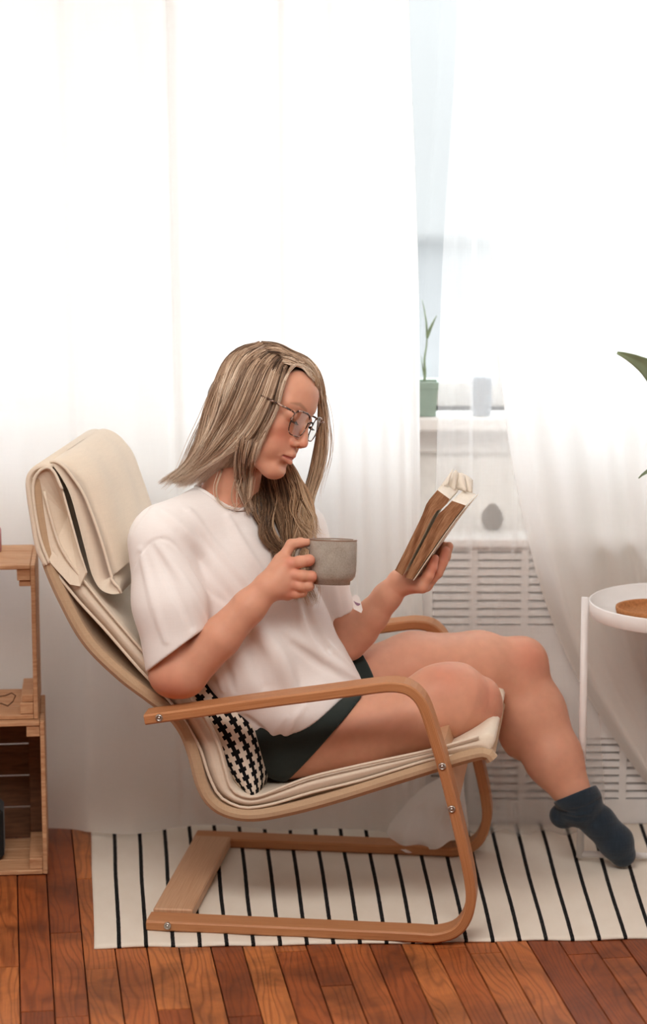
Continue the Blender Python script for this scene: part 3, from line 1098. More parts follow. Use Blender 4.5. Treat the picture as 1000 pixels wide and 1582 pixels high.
m = MB(); m.tube(spline([P(660, 522, 5.70), P(665, 508, 5.695), P(670, 497, 5.69), P(675, 487, 5.69)], 16), [.0036 * math.sin(math.pi * (.35 + .63 * i / 15)) + .0004 for i in range(16)], 8); m.build('leaf', M['leaf'], pp, True)
m = MB(); m.tube(spline([P(655.5, 580, 5.70), P(653, 566, 5.70), P(651, 550, 5.71)], 10), [.002 * (1 - i / 10.5) + .0003 for i in range(10)], 8); m.build('leaf', M['leaf'], pp, True)
c = P(744, 612, 5.70)
m = MB().lathe([(.0, 0), (.021, 0), (.0235, .004), (.0255, .080), (.0265, .086), (.0255, .088), (.0235, .085), (.0225, .06), (.0, .058)], 32, Matrix.Translation((c[0], 5.70, pz)))
tag(m.build('plant_pot', M['pot_grey'], None, True), 'plain blue grey pot on the window sill, seen through the sheer curtain', 'pot')
# pinecone
c = P(761, 800, 5.60)
c = np.array([c[0], 5.60, .7005])
pc = empty('pinecone', tuple(c))
tag(pc, 'brown pinecone standing on top of the white radiator cover', 'pinecone')
MB().lathe([(.0, .001), (.012, .002), (.018, .012), (.017, .03), (.010, .05), (.0, .060)], 20, Matrix.Translation(tuple(c))).build('core', M['cone'], pc, True)
m = MB()
for k in range(90):
    t = k / 90
    a = k * 2.39996
    z = .004 + .054 * t
    R = .0285 * math.sin(math.pi * (.22 + .74 * t)) ** .8
    L = .011 * (1.1 - .5 * t)
    d = np.array([math.cos(a), math.sin(a), .35 + .8 * t]); d /= np.linalg.norm(d)
    sd = np.array([-math.sin(a), math.cos(a), 0])
    b0_ = c + np.array([math.cos(a), math.sin(a), 0]) * (R - L) + np.array([0, 0, z - .004])
    tip = c + np.array([math.cos(a), math.sin(a), 0]) * R + np.array([0, 0, z + .003 + .003 * t])
    nn = np.cross(d, sd)
    w = .0065 * (1 - .4 * t)
    m.add([b0_ - sd * w * .4, b0_ + sd * w * .4, tip + sd * w - d * .003, tip + d * .001, tip - sd * w - d * .003, (b0_ + tip) / 2 + nn * .003, (b0_ + tip) / 2 - nn * .003],
          [(0, 1, 5), (1, 2, 5), (2, 3, 5), (3, 4, 5), (4, 0, 5), (1, 0, 6), (2, 1, 6), (3, 2, 6), (4, 3, 6), (0, 4, 6)])
o = m.build('scales', M['cone'], pc); o['kind'] = 'stuff'
# ------------------------------------------------------------------ implicit-surface sculpting kit
class Cap:
    """tapered capsule"""
    def __init__(s, a, b, ra, rb):
        s.a, s.b, s.ra, s.rb = np.asarray(a, float), np.asarray(b, float), ra, rb
        r = max(ra, rb)
        s.lo, s.hi = np.minimum(s.a, s.b) - r, np.maximum(s.a, s.b) + r

    def __call__(s, p):
        ba = s.b - s.a
        pa = p - s.a
        t = np.clip(pa @ ba / (ba @ ba + 1e-12), 0, 1)
        return np.linalg.norm(pa - t[..., None] * ba, axis=-1) - (s.ra + (s.rb - s.ra) * t)


class Ell:
    """ellipsoid with axes in the rows of R"""
    def __init__(s, c, r, R=np.eye(3)):
        s.c, s.r, s.R = np.asarray(c, float), np.asarray(r, float), np.asarray(R, float)
        m = np.abs(s.R).T @ s.r
        s.lo, s.hi = s.c - m, s.c + m

    def __call__(s, p):
        q = (p - s.c) @ s.R.T
        k0 = np.linalg.norm(q / s.r, axis=-1)
        k1 = np.linalg.norm(q / (s.r * s.r), axis=-1)
        return k0 * (k0 - 1) / (k1 + 1e-9)


class Half:
    """half space below a plane (solid where (p-o).n < 0)"""
    def __init__(s, o, n):
        s.o, s.n = np.asarray(o, float), np.asarray(n, float) / np.linalg.norm(n)
        s.lo, s.hi = np.full(3, -1e3), np.full(3, 1e3)

    def __call__(s, p): return (p - s.o) @ s.n


class Grp:
    """a whole program used as one primitive"""
    def __init__(s, prog, off=0.0):
        s.prog, s.off = prog, off
        s.lo = np.min([q.lo for o, q, k in prog if o == 'u'], axis=0) - off
        s.hi = np.max([q.hi for o, q, k in prog if o == 'u'], axis=0) + off

    def __call__(s, p): return ev(s.prog, p) - s.off


def comb(D, d, op, k):
    if op == 'u':
        h = np.clip(.5 + .5 * (D - d) / k, 0, 1)
        return D * (1 - h) + d * h - k * h * (1 - h)
    if op == 's':
        d = -d
    h = np.clip(.5 - .5 * (D - d) / k, 0, 1)
    return D * (1 - h) + d * h + k * h * (1 - h)


def ev(prog, p):
    D = np.full(p.shape[:-1], 1.0)
    for op, q, k in prog:
        D = comb(D, q(p), op, k)
    return D


def ev_grid(prog, lo, hi, h):
    lo, hi = np.asarray(lo, float), np.asarray(hi, float)
    n = np.ceil((hi - lo) / h).astype(int) + 1
    ax = [lo[a] + h * np.arange(n[a]) for a in range(3)]
    D = np.full(n, .06)
    for op, q, k in prog:
        m = k + .012
        i0 = np.clip(np.floor((q.lo - m - lo) / h).astype(int), 0, n)
        i1 = np.clip(np.ceil((q.hi + m - lo) / h).astype(int) + 1, 0, n)
        if np.any(i1 <= i0): continue
        sl = tuple(slice(a, b) for a, b in zip(i0, i1))
        pts = np.stack(np.meshgrid(*[ax[a][sl[a]] for a in range(3)], indexing='ij'), -1)
        D[sl] = comb(D[sl], q(pts), op, k)
    return D, lo


def nets(D, lo, h):
    """naive surface nets -> vertices, quads"""
    ins = D < 0
    nx, ny, nz = D.shape
    c = np.zeros((nx - 1, ny - 1, nz - 1), np.int8)
    for i in (0, 1):
        for j in (0, 1):
            for k in (0, 1):
                c += ins[i:nx - 1 + i, j:ny - 1 + j, k:nz - 1 + k]
    act = (c > 0) & (c < 8)
    I = np.argwhere(act)
    idx = np.full(act.shape, -1, np.int64)
    idx[act] = np.arange(len(I))
    acc, cnt = np.zeros((len(I), 3)), np.zeros(len(I))
    crn = [(i, j, k) for i in (0, 1) for j in (0, 1) for k in (0, 1)]
    val = {q: D[I[:, 0] + q[0], I[:, 1] + q[1], I[:, 2] + q[2]] for q in crn}
    for q in crn:
        for a in range(3):
            if q[a] == 0:
                r = tuple(q[b] + (1 if b == a else 0) for b in range(3))
                v0, v1 = val[q], val[r]
                m = (v0 < 0) != (v1 < 0)
                t = np.where(m, v0 / np.where(m, v0 - v1, 1), 0)
                pos = np.array(q, float)[None].repeat(len(I), 0)
                pos[:, a] += t
                acc += pos * m[:, None]; cnt += m
    V = lo + h * (I + acc / cnt[:, None])
    F = []
    for a in range(3):
        b, c_ = (a + 1) % 3, (a + 2) % 3
        s0 = [slice(None)] * 3; s1 = [slice(None)] * 3
        s0[a], s1[a] = slice(0, D.shape[a] - 1), slice(1, D.shape[a])
        e = ins[tuple(s0)] != ins[tuple(s1)]
        J = np.argwhere(e)
        ok = (J[:, b] > 0) & (J[:, c_] > 0) & (J[:, b] < D.shape[b] - 1) & (J[:, c_] < D.shape[c_] - 1)
        J = J[ok]
        flip = ins[tuple(J.T)]
        def at(db, dc):
            K = J.copy(); K[:, b] -= db; K[:, c_] -= dc
            return idx[tuple(K.T)]
        q = np.stack([at(1, 1), at(0, 1), at(0, 0), at(1, 0)], 1)
        q[~flip] = q[~flip][:, ::-1]
        F.append(q)
    F = np.vstack(F)
    return V, F[(F >= 0).all(1)]


def tri(D, q):
    i = np.clip(np.floor(q).astype(int), 0, np.array(D.shape) - 2)
    f = q - i
    o = 0
    for a in (0, 1):
        for b in (0, 1):
            for c in (0, 1):
                w = (f[:, 0] if a else 1 - f[:, 0]) * (f[:, 1] if b else 1 - f[:, 1]) * (f[:, 2] if c else 1 - f[:, 2])
                o = o + w * D[i[:, 0] + a, i[:, 1] + b, i[:, 2] + c]
    return o


def sculpt(prog, boxes, normals=False):
    """boxes: [(lo, hi, voxel)], finer ones first; returns one joined vertex/quad set"""
    VV, FF, NN, n = [], [], [], 0
    for bi, (lo, hi, h) in enumerate(boxes):
        D, l = ev_grid(prog, lo, hi, h)
        V, F = nets(D, l, h)
        if normals:
            q = (V - l) / h
            e = .003 / h
            g = np.stack([tri(D, q + e * d_) - tri(D, q - e * d_) for d_ in np.eye(3)], 1)
            NN.append(g / (np.linalg.norm(g, axis=1)[:, None] + 1e-9))
        for (l2, h2, hh) in boxes[:bi]:
            l2, h2 = np.asarray(l2) + 1.2 * hh, np.asarray(h2) - 1.2 * hh
            c = V[F].mean(1)
            F = F[~np.all((c > l2) & (c < h2), axis=1)]
        VV.append(V); FF.append(F + n); n += len(V)
    V, F = np.vstack(VV), np.vstack(FF)
    u, inv = np.unique(F, return_inverse=True)
    if normals: return V[u], inv.reshape(F.shape), np.vstack(NN)[u]
    return V[u], inv.reshape(F.shape)


def bounds(prog, m=.01):
    us = [q for o, q, k in prog if o == 'u']
    return np.min([q.lo for q in us], 0) - m, np.max([q.hi for q in us], 0) + m


def hit(prog, x, y, t0=3.8, t1=6.2):
    """first point of the solid on the sight line through photograph point (x, y); None if it misses"""
    d = ray(x, y); L = np.linalg.norm(d); d = d / L
    t, best, bt = t0, 9, t0
    for _ in range(90):
        p = _C + d * t
        v = float(ev(prog, p[None])[0])
        if v < best: best, bt = v, t
        if v < 4e-4: return p
        t += max(v * .8, 4e-4)
        if t > t1: break
    return None if best > .02 else _C + d * bt


def chain(pts, op='u', k=.01):
    """pts: (px, py, Y, radius in photograph pixels)"""
    q = [(P(a, b, c), r) for a, b, c, r in pts]
    q = [(p, r / PPM(p)) for p, r in q]
    return [(op, Cap(q[i][0], q[i + 1][0], q[i][1], q[i + 1][1]), k) for i in range(len(q) - 1)]


def frame(yaw, pitch, roll=0.0):
    """rows F, L, U for something facing +X, turned yaw towards the camera and nodded down by pitch"""
    b, p, r = map(math.radians, (yaw, pitch, roll))
    F = np.array([math.cos(b) * math.cos(p), -math.sin(b) * math.cos(p), -math.sin(p)])
    L = np.array([math.sin(b), math.cos(b), 0])
    U = np.cross(F, L)
    L, U = L * math.cos(r) + U * math.sin(r), U * math.cos(r) - L * math.sin(r)
    return np.stack([F, L, U])


# ------------------------------------------------------------------ the reader
# head, in its own frame: F forward, L to her left, U up, in centimetres scaled by HS
HS = 0.0119
HR = frame(31, 19, -17)
NOSE = P(473, 689, 4.885)
HC = NOSE - HS * (np.array([11.2, 0, -3.9]) @ HR)


def hp_(f, l, u): return HC + HS * (np.array([f, l, u], float) @ HR)


def hell(f, l, u, rf, rl_, ru, k=1.0, op='u', tilt=0.0):
    R = HR
    if tilt:
        c, s_ = math.cos(math.radians(tilt)), math.sin(math.radians(tilt))
        R = np.stack([HR[0] * c + HR[2] * s_, HR[1], HR[2] * c - HR[0] * s_])
    return (op, Ell(hp_(f, l, u), np.array([rf, rl_, ru]) * HS, R), k * HS)


def hcap(a, b, ra, rb, k=.6, op='u'):
    return (op, Cap(hp_(*a), hp_(*b), ra * HS, rb * HS), k * HS)


head = [hell(.2, 0, 1.6, 7.6, 6.4, 6.3, .5), hell(4.5, 0, 3.0, 4.6, 5.6, 4.6, 1.5), hell(3.0, 0, -3.2, 5.9, 5.7, 7.4, 2.5)]
for s in (-1, 1):
    head += [hcap((7.0, s * 1.2, -9.7), (1.6, s * 4.7, -7.9), 1.5, 1.6, 2.2),          # jaw line
             hell(5.6, s * 4.3, -2.8, 2.2, 1.9, 1.9, 1.8),                              # cheekbone
             hell(6.3, s * 2.9, -6.0, 2.2, 2.2, 2.4, 1.5),                              # cheek
             hcap((8.0, s * .9, 1.9), (6.8, s * 4.2, 1.8), .85, .7, 1.6)]               # brow ridge
head += [hell(7.2, 0, -9.9, 2.0, 2.0, 1.6, 1.6),                                        # chin
         hell(7.1, 0, -6.4, 2.2, 2.7, 2.0, 1.5)]                                        # muzzle
for s in (-1, 1):
    head += [hell(10.2, s * 3.2, -.1, 1.9, 1.7, 1.25, 1.1, 's'),                        # eye socket
             hell(7.35, s * 3.15, -.15, 1.30, 1.45, 1.2, .25)]                          # eyeball under the lid
head += [hcap((8.75, 0, .6), (10.35, 0, -3.2), .62, .72, .7),                           # nose bridge
         hell(10.4, 0, -3.75, .95, .85, .80, .5)]
for s in (-1, 1):
    head += [hell(9.35, s * 1.05, -4.25, 1.0, .68, .68, .45),                           # nostril wing
             hell(10.1, s * .5, -4.85, .45, .28, .30, .18, 's')]
head += [hcap((9.1, 0, -5.2), (9.25, 0, -6.0), .35, .4, .6)]
for s in (-1, 1):
    head += [hcap((9.45, s * .45, -6.40), (8.35, s * 2.4, -6.95), .56, .24, .5),
             hcap((9.35, 0, -7.72), (8.35, s * 2.3, -7.05), .66, .28, .5)]
for s in (-1, 1):
    head += [hcap((9.95, 0, -7.04), (8.85, s * 2.0, -7.0), .20, .15, .30, 's')]
head += [hell(9.4, 0, -8.75, .9, 2.0, .55, .8, 's')]
for s in (-1, 1):                                                                        # ears
    head += [hell(-.6, s * 7.2, -1.6, 1.7, .8, 3.0, .6), hell(-.3, s * 8.1, -1.5, 1.0, .6, 2.0, .4, 's')]
neck = [('u', Cap(hp_(-2.2, 0, -4.5), P(352, 785, 5.0), .055, .062), .03)]

# torso and limbs
TU = P(356, 770, 5.0) - P(438, 1100, 5.0); TU /= np.linalg.norm(TU)
TL = np.array([.72, .69, 0.0]); TL -= TU * (TL @ TU); TL /= np.linalg.norm(TL)
TR_ = np.stack([np.cross(TL, TU), TL, TU])                      # forward, left, up
body = list(head) + neck
body += [('u', Ell(P(356, 890, 5.0), (.105, .155, .18), TR_), .03), ('u', Ell(P(412, 1020, 5.0), (.10, .14, .15), TR_), .04),
         ('u', Ell(P(452, 1112, 5.02), (.11, .145, .10), TR_), .04)]
body += chain([(352, 790, 5.0, 36), (262, 822, 4.875, 32)], k=.03) + chain([(352, 790, 5.0, 40), (462, 822, 5.10, 28)], k=.03)
legN = [(446, 1148, 4.955, 56), (560, 1131, 4.935, 51), (640, 1108, 4.94, 54), (702, 1083, 4.96, 57), (726, 1092, 4.975, 46)]
legF = [(500, 1080, 5.10, 58), (640, 1034, 5.17, 56), (740, 1030, 5.22, 53), (790, 1042, 5.25, 53), (822, 1102, 5.225, 51), (856, 1172, 5.18, 43), (888, 1230, 5.15, 28.5)]
body += chain(legN, k=.02) + [('u', Ell(P(672, 1062, 4.945), (.05, .05, .043)), .03), ('u', Ell(P(752, 1082, 4.98), (.03, .045, .045)), .02)]
body += chain([(728, 1100, 4.99, 44), (660, 1112, 5.10, 40), (585, 1122, 5.20, 28), (545, 1128, 5.24, 22)], k=.02)
body += chain(legF, k=.022) + [('u', Ell(P(812, 1018, 5.245), (.045, .05, .045)), .03), ('u', Ell(P(800, 1118, 5.235), (.045, .055, .08)), .03)]
foot = [(866, 1259, 5.17, 14), (896, 1248, 5.155, 24), (925, 1270, 5.16, 23), (952, 1301, 5.165, 24), (962, 1319, 5.168, 18)]
body += chain(foot, k=.012)
# right arm and the hand on the mug
armR = [(254, 832, 4.865, 34), (268, 1040, 4.82, 37), (283, 1041, 4.815, 36), (340, 985, 4.81, 31), (385, 937, 4.815, 26), (412, 909, 4.82, 22)]
body += chain(armR, k=.012)
armL = [(468, 824, 5.11, 28), (536, 988, 5.075, 32), (555, 972, 5.07, 29), (574, 952, 5.062, 25), (598, 922, 5.055, 21.5), (616, 902, 5.05, 19)]
body += chain(armL, k=.012)
MUG = P(514, 868, 4.862)
hz = .005
handR = []
for (x, y, Y, r) in ((446, 872, 4.832, 13), (452, 889, 4.828, 13), (450, 904, 4.828, 12.5), (444, 917, 4.832, 11)):
    handR += chain([(414, 907, 4.82, 18), (x, y, Y, r)], k=.011)
handR += chain([(416, 900, 4.835, 17), (434, 866, 4.85, 12)], k=.012)                       # ball of the thumb
handR += chain([(434, 868, 4.850, 10.5), (450, 841, 4.858, 7.8), (464, 838, 4.858, 6.8), (475, 837.5, 4.857, 5.6)], k=.006)
for seq in ([(447, 872, 4.832, 10), (463, 868, 4.822, 9.3), (477, 865.5, 4.826, 8.8), (481, 866, 4.848, 8.2), (474, 869, 4.872, 7.5), (462, 871, 4.878, 6.5)],
            [(453, 889, 4.828, 10), (467, 889.5, 4.818, 9), (480.5, 890.5, 4.824, 8.6), (484, 891, 4.846, 8.0), (476, 892, 4.871, 7.4), (463, 892, 4.878, 6.4)],
            [(451, 904, 4.828, 9.6), (464, 905, 4.820, 8.8), (475, 905, 4.826, 8.4), (478, 905, 4.847, 7.8), (470, 905, 4.870, 7.2), (459, 905, 4.876, 6.2)],
            [(445, 917, 4.832, 8.6), (456, 917, 4.825, 7.8), (465, 915.5, 4.830, 7.4), (468, 915, 4.848, 6.8), (461, 914, 4.866, 6.3), (452, 914, 4.871, 5.6)]):
    handR += chain(seq, k=.0035)
for x, y, Y in ((449, 870, 4.822), (455, 888, 4.817), (453, 903, 4.818), (447, 916, 4.823), (478, 865, 4.820), (481, 890, 4.818), (476, 905, 4.820)):
    q_ = P(x, y, Y); handR += [('u', Cap(q_, q_ + np.array([.003, 0, 0]), .0085, .008), .006)]
body += handR
handL = []
for (x, y, Y, r) in ((652, 905, 5.012, 12), (657, 902, 5.036, 13), (656, 899, 5.062, 13), (650, 896, 5.085, 12.5)):
    handL += chain([(620, 899, 5.05, 17), (x, y, Y, r)], k=.011)
for seq in ([(652, 904, 5.012, 10), (662, 889, 5.008, 8.6), (668, 876, 5.012, 8.0), (672, 863, 5.020, 6.6)],
            [(660, 900, 5.036, 10.5), (676, 884, 5.035, 9), (684, 868, 5.038, 8.3), (689, 851, 5.044, 6.8)],
            [(660, 896, 5.062, 10.5), (679, 877, 5.062, 9), (688, 860, 5.062, 8.3), (694, 844, 5.064, 6.8)],
            [(652, 894, 5.085, 10), (672, 872, 5.088, 8.8), (681, 857, 5.088, 8.1), (688, 843, 5.088, 6.6)],
            [(626, 890, 5.078, 11), (634, 872, 5.108, 9.5), (646, 852, 5.112, 8.0), (655, 838, 5.110, 6.6)]):
    handL += chain(seq, k=.0035)
body += handL
# ------------------------------------------------------------------ her clothes
shirt = [('u', Ell(P(352, 885, 5.0), (.120, .175, .19), TR_), .03),
         ('u', Ell(P(404, 1005, 4.99), (.118, .165, .16), TR_), .05),
         ('u', Ell(P(462, 1092, 5.005), (.125, .135, .11), TR_), .05)]
shirt += chain([(345, 787, 5.0, 44), (256, 822, 4.873, 46)], k=.035) + chain([(358, 787, 5.0, 42), (466, 818, 5.105, 38)], k=.035)
torso_n = len(shirt)
shirt += chain([(440, 945, 5.0, 60), (492, 1040, 5.02, 46), (520, 1066, 5.03, 36)], k=.04)
hem_a, hem_b, hem_c = P(556, 1052, 5.06), P(425, 1176, 4.87), P(345, 1150, 5.02)
hn = np.cross(hem_b - hem_a, hem_c - hem_a); hn /= np.linalg.norm(hn)
if hn[2] > 0: hn = -hn
slR = P(276, 1002, 4.82)
snR = (P(283, 1040, 4.82) - P(262, 930, 4.835)); snR /= np.linalg.norm(snR)
sx = P(318, 968, 4.80) - P(232, 1033, 4.82)
snR = snR - sx * (snR @ sx) / (sx @ sx); snR /= np.linalg.norm(snR)
slL = P(519, 953, 5.07)
snL = (P(536, 988, 5.075) - P(500, 893, 5.09)); sx = P(545, 945, 5.06) - P(493, 962, 5.07)
snL = snL - sx * (snL @ sx) / (sx @ sx); snL /= np.linalg.norm(snL)


class Cyl:
    """everything past a plane, inside a round reach (used to cut sleeve ends)"""
    def __init__(s, o, n, r):
        s.o, s.n, s.r = np.asarray(o, float), np.asarray(n, float), r
        s.lo, s.hi = s.o - r, s.o + r

    def __call__(s, p):
        q = p - s.o
        return np.maximum(-(q @ s.n), np.linalg.norm(q, axis=-1) - s.r)


slv = chain([(246, 838, 4.862, 49), (262, 930, 4.835, 54), (279, 1030, 4.82, 54)], k=.03)
slv += [('s', Cyl(slR, snR, .17), .003), ('s', Cap(P(268, 965, 4.832), slR + snR * .05, .044, .067), .004)]
slv2 = chain([(462, 820, 5.10, 40), (500, 893, 5.09, 34), (530, 975, 5.075, 29)], k=.02)
slv2 += [('s', Cyl(slL, snL, .12), .003), ('s', Cap(P(508, 920, 5.085), slL + snL * .05, .028, .0345), .004)]
shirt += [('u', Grp(slv), .022), ('u', Grp(slv2), .016)]
shape0 = list(shirt)


def crease(pts, op, r, depth, k, prog=None):
    """raised (u) or sunken (s) fold line laid on the cloth along photograph points"""
    q = [hit(prog or shape0, x, y) for x, y in spline(pts, max(4, 3 * len(pts)))]
    q = np.array([p for p in q if p is not None])
    for _ in range(2):
        if len(q) > 2: q[1:-1] = (q[:-2] + 2 * q[1:-1] + q[2:]) / 4
    n_ = len(q)
    out = []
    for i in range(n_ - 1):
        e0, e1 = math.sin(math.pi * (i + .3) / (n_ - .4)) ** .5, math.sin(math.pi * (i + 1.3) / (n_ - .4)) ** .5 if i + 1.3 < n_ - .4 else .2
        d = _fw * (depth if op == 'u' else -depth)
        out.append(('u', Cap(q[i] + d, q[i + 1] + d, r * e0, r * e1), 1e-4))
    return [(op, Grp(out), k)] if out else []


R_, G_ = 'u', 's'
folds = []
for pts, op, r, dep, k in (
    ([(250, 792), (285, 822), (325, 866), (366, 916)], R_, .0075, .003, .018),
    ([(292, 790), (335, 848), (384, 902)], R_, .0055, .002, .016),
    ([(352, 800), (380, 850), (404, 884)], R_, .0040, .002, .016),
    ([(246, 846), (282, 896), (306, 935), (318, 962)], R_, .0070, .004, .013),
    ([(236, 846), (268, 905), (298, 968)], G_, .0055, .003, .014),
    ([(218, 850), (236, 925), (256, 990)], R_, .0045, .002, .014),
    ([(298, 872), (320, 908), (346, 930)], G_, .0050, .003, .010),
    ([(384, 945), (398, 972), (424, 1006), (444, 1046), (452, 1072)], R_, .0180, .002, .022),
    ([(366, 960), (392, 1010), (410, 1060)], G_, .0120, .003, .024),
    ([(440, 975), (486, 1006), (528, 1034), (554, 1050)], R_, .0080, .004, .014),
    ([(452, 996), (494, 1026), (534, 1050)], G_, .0060, .003, .012),
    ([(492, 985), (518, 1006), (546, 1034)], R_, .0060, .003, .012),
    ([(345, 1018), (356, 1048), (362, 1068)], G_, .0060, .003, .010),
    ([(332, 1030), (340, 1052), (344, 1066)], R_, .0050, .002, .010),
    ([(470, 930), (482, 965), (508, 1002)], G_, .0070, .003, .014),
    ([(455, 925), (475, 985), (500, 1018)], R_, .0060, .003, .014),
    ([(515, 900), (521, 930), (525, 950)], R_, .0040, .002, .010),
    ([(362, 1118), (395, 1140), (416, 1168)], R_, .0080, .003, .012),
    ([(380, 1108), (410, 1135), (426, 1158)], G_, .0060, .003, .010),
    ([(442, 1108), (420, 1140), (412, 1172)], R_, .0060, .003, .010),
    ([(470, 1092), (450, 1118), (436, 1150)], R_, .0060, .003, .010),
    ([(203, 818), (214, 800), (230, 783)], G_, .0040, .002, .010),
    ([(204, 882), (218, 852), (242, 832), (262, 834), (280, 852), (302, 878), (325, 905), (343, 922)], G_, .0036, .0022, .004),
):
    folds += crease(pts, op, r, dep, k)
cut = [('s', Half(hem_a, -hn), .004)]
cut = [('s', Cyl(hem_a + hn * .6, hn, 3.0), .004)]
arm_free = [('s', Cyl(slR, snR, .17), .003), ('s', Cyl(slL, snL, .12), .003)]


class HalfCut:
    def __init__(s, o, n): s.o, s.n, s.lo, s.hi = o, n, np.full(3, -9.), np.full(3, 9.)
    def __call__(s, p): return -((p - s.o) @ s.n)


NH0, NH1, NHR = hp_(-2.2, 0, -4.5), P(350, 762, 4.985), .068
neckhole = [('s', Cap(NH0, NH1, NHR, NHR), .004)]
arm_grp = Grp(chain(armR, k=.012) + chain(armL, k=.012), .0035)
bodyclear = Grp([x for x in body if x not in head][:0] + chain(armR, k=.012) + chain(armL, k=.012), .003)
shirt = shirt + folds
shirt += [('s', HalfCut(hem_a, hn), .004)] + neckhole
# hollow the sleeves so the arms leave a real opening
# legs push through the hem
legclear = Grp(chain(legN, k=.02) + chain(legF, k=.022), .004)
shirt += [('s', legclear, .008)]

shorts = [('u', Ell(P(456, 1108, 5.02), (.118, .152, .108), TR_), .03)]
shortsN = [(a, b, c, r + 5) for a, b, c, r in legN[:3]]
shortsF = [(a, b, c, r + 5) for a, b, c, r in legF[:2]]
hN0, hN1 = P(444, 1205, 4.90), P(556, 1079, 4.90)
hv = hN1 - hN0
hNn = np.cross(hv, np.cross((P(640, 1108, 4.94) - P(446, 1148, 4.955)), hv)); hNn /= np.linalg.norm(hNn)
if hNn[0] < 0: hNn = -hNn
shF = P(566, 1060, 5.13); dF = P(640, 1034, 5.17) - P(500, 1080, 5.10); dF /= np.linalg.norm(dF)
shorts += [('u', Grp(chain(shortsN, k=.02) + [('s', Cyl(P(500, 1142, 4.93), hNn, .6), .004)]), .015),
           ('u', Grp(chain(shortsF, k=.02) + [('s', Cyl(shF, dF, .6), .004)]), .015)]
sock = chain([(a, b, c, r + 2.6) for a, b, c, r in foot], k=.012) + chain([(872, 1262, 5.17, 18), (900, 1236, 5.153, 30.5)], k=.012) + chain([(886, 1225, 5.152, 34), (897, 1246, 5.153, 30)], k=.01)
so, s1_, s2_ = P(890, 1243, 5.12), P(862, 1237, 5.15), P(926, 1211, 5.15)
sn = P(862, 1150, 5.19) - P(890, 1235, 5.15); sn /= np.linalg.norm(sn)
sv = s2_ - s1_
sn = sn - sv * (sn @ sv) / (sv @ sv); sn /= np.linalg.norm(sn)
sock += [('s', Cyl((s1_ + s2_) / 2 + sn * .001, sn, .12), .003)]
for pts in ([(858, 1250), (885, 1258), (915, 1250)], [(866, 1258), (890, 1265), (912, 1262)], [(880, 1252), (905, 1248), (930, 1232)]):
    sock += crease(pts, 's', .003, .001, .006, list(sock))

# ------------------------------------------------------------------ skin, cloth and hair materials


def tint_mat(name, rough, sss=0.0, spec=.35, noise_s=60, nvar=.06, bumpk=.08, sheen=0.0):
    t = NT(name)
    a = t.n('ShaderNodeVertexColor', layer_name='tint').outputs[0]
    v = t.coord('Object')
    nz = t.noise(v, noise_s, 4)
    f = t.ramp(nz, [(.3, (1 - nvar,) * 3 + (1,)), (.7, (1 + nvar,) * 3 + (1,))])
    t.bump(t.noise(v, noise_s * 8, 2), bumpk, .0006)
    m = t.base(t.mix(1.0, a, f, 'MULTIPLY'), rough, spec)
    if sss:
        t.b.inputs['Subsurface Weight'].default_value = sss
        t.b.inputs['Subsurface Radius'].default_value = (1.0, .35, .2)
        t.b.inputs['Subsurface Scale'].default_value = .006
    t.b.inputs['Sheen Weight'].default_value = sheen
    return m


M['skin'] = tint_mat('skin', .52, .35, .3, 45, .04, .06)
M['hair'] = tint_mat('hair', .42, 0, .35, 300, .08, .02)
M['shirt'] = weave('white_jersey', srgb(243, 238, 236), .95, 1400, .03, .12, .1)
M['shorts'] = weave('dark_green_cotton', srgb(42, 50, 48), .9, 1200, .1, .2, .1)
M['sock'] = weave('navy_knit', srgb(38, 50, 62), .95, 500, .25, .6, .25)

person = empty('person', tuple(P(460, 1150, 5.0)))
tag(person, 'woman in white t-shirt and dark shorts reading in the lounge chair, mug in hand', 'person')


def tri_split(V, F): return V, F


lo, hi = bounds(body)
hlo, hhi = bounds(head, .012)
hlo = hlo.copy(); hlo[2] = P(400, 800, 4.95)[2]; hhi = np.maximum(hhi, P(402, 700, 5.1)); hlo = np.minimum(hlo, [*P(300, 790, 4.88)[:2], 9])
rlo, rhi = bounds(chain([(395, 915, 4.82, 28)] * 2) + handR, .008)
llo, lhi = bounds(chain([(612, 908, 5.05, 22)] * 2) + handL, .006)
V, F, NRM = sculpt(body, [(rlo, rhi, .0017), (llo, lhi, .0017), (hlo, hhi, .0018), (lo, hi, .0025)], True)
SK = np.array(srgb(214, 158, 132)[:3])
col = np.tile(SK, (len(V), 1))


def blush(c, r, rgb, amt):
    global col
    w = np.exp(-(np.linalg.norm(V - c, axis=1) / r) ** 2)[:, None] * amt
    col = col * (1 - w) + np.array(srgb(*rgb)[:3]) * w


for p, r in ((P(688, 1034, 4.90), .05), (P(760, 1075, 4.93), .05), (P(262, 1070, 4.78), .04), (P(820, 1015, 5.2), .05)):
    blush(p, r, (206, 128, 104), .55)
for x, y in ((449, 868), (456, 888), (455, 903), (448, 916), (482, 866), (485, 890), (478, 837)):
    blush(P(x, y, 4.82), .013, (214, 128, 108), .55)
for p in ((668, 868, 5.005), (686, 858, 5.03), (640, 915, 5.02), (672, 880, 5.01)):
    blush(P(*p), .02, (214, 130, 108), .5)
for s in (-1, 1):
    blush(hp_(7.5, s * 3.6, -3.6), .028, (220, 136, 112), .6)
blush(hp_(10.9, 0, -4.0), .012, (218, 136, 116), .5)
lips = [hcap((9.35, s * .3, -6.45), (8.35, s * 2.2, -6.95), .42, .15) for s in (-1, 1)] + [hcap((9.3, 0, -7.6), (8.35, s * 2.1, -7.1), .48, .2) for s in (-1, 1)]
near = np.linalg.norm(V - hp_(8.8, 0, -7), axis=1) < .06
d = np.full(len(V), 9.0)
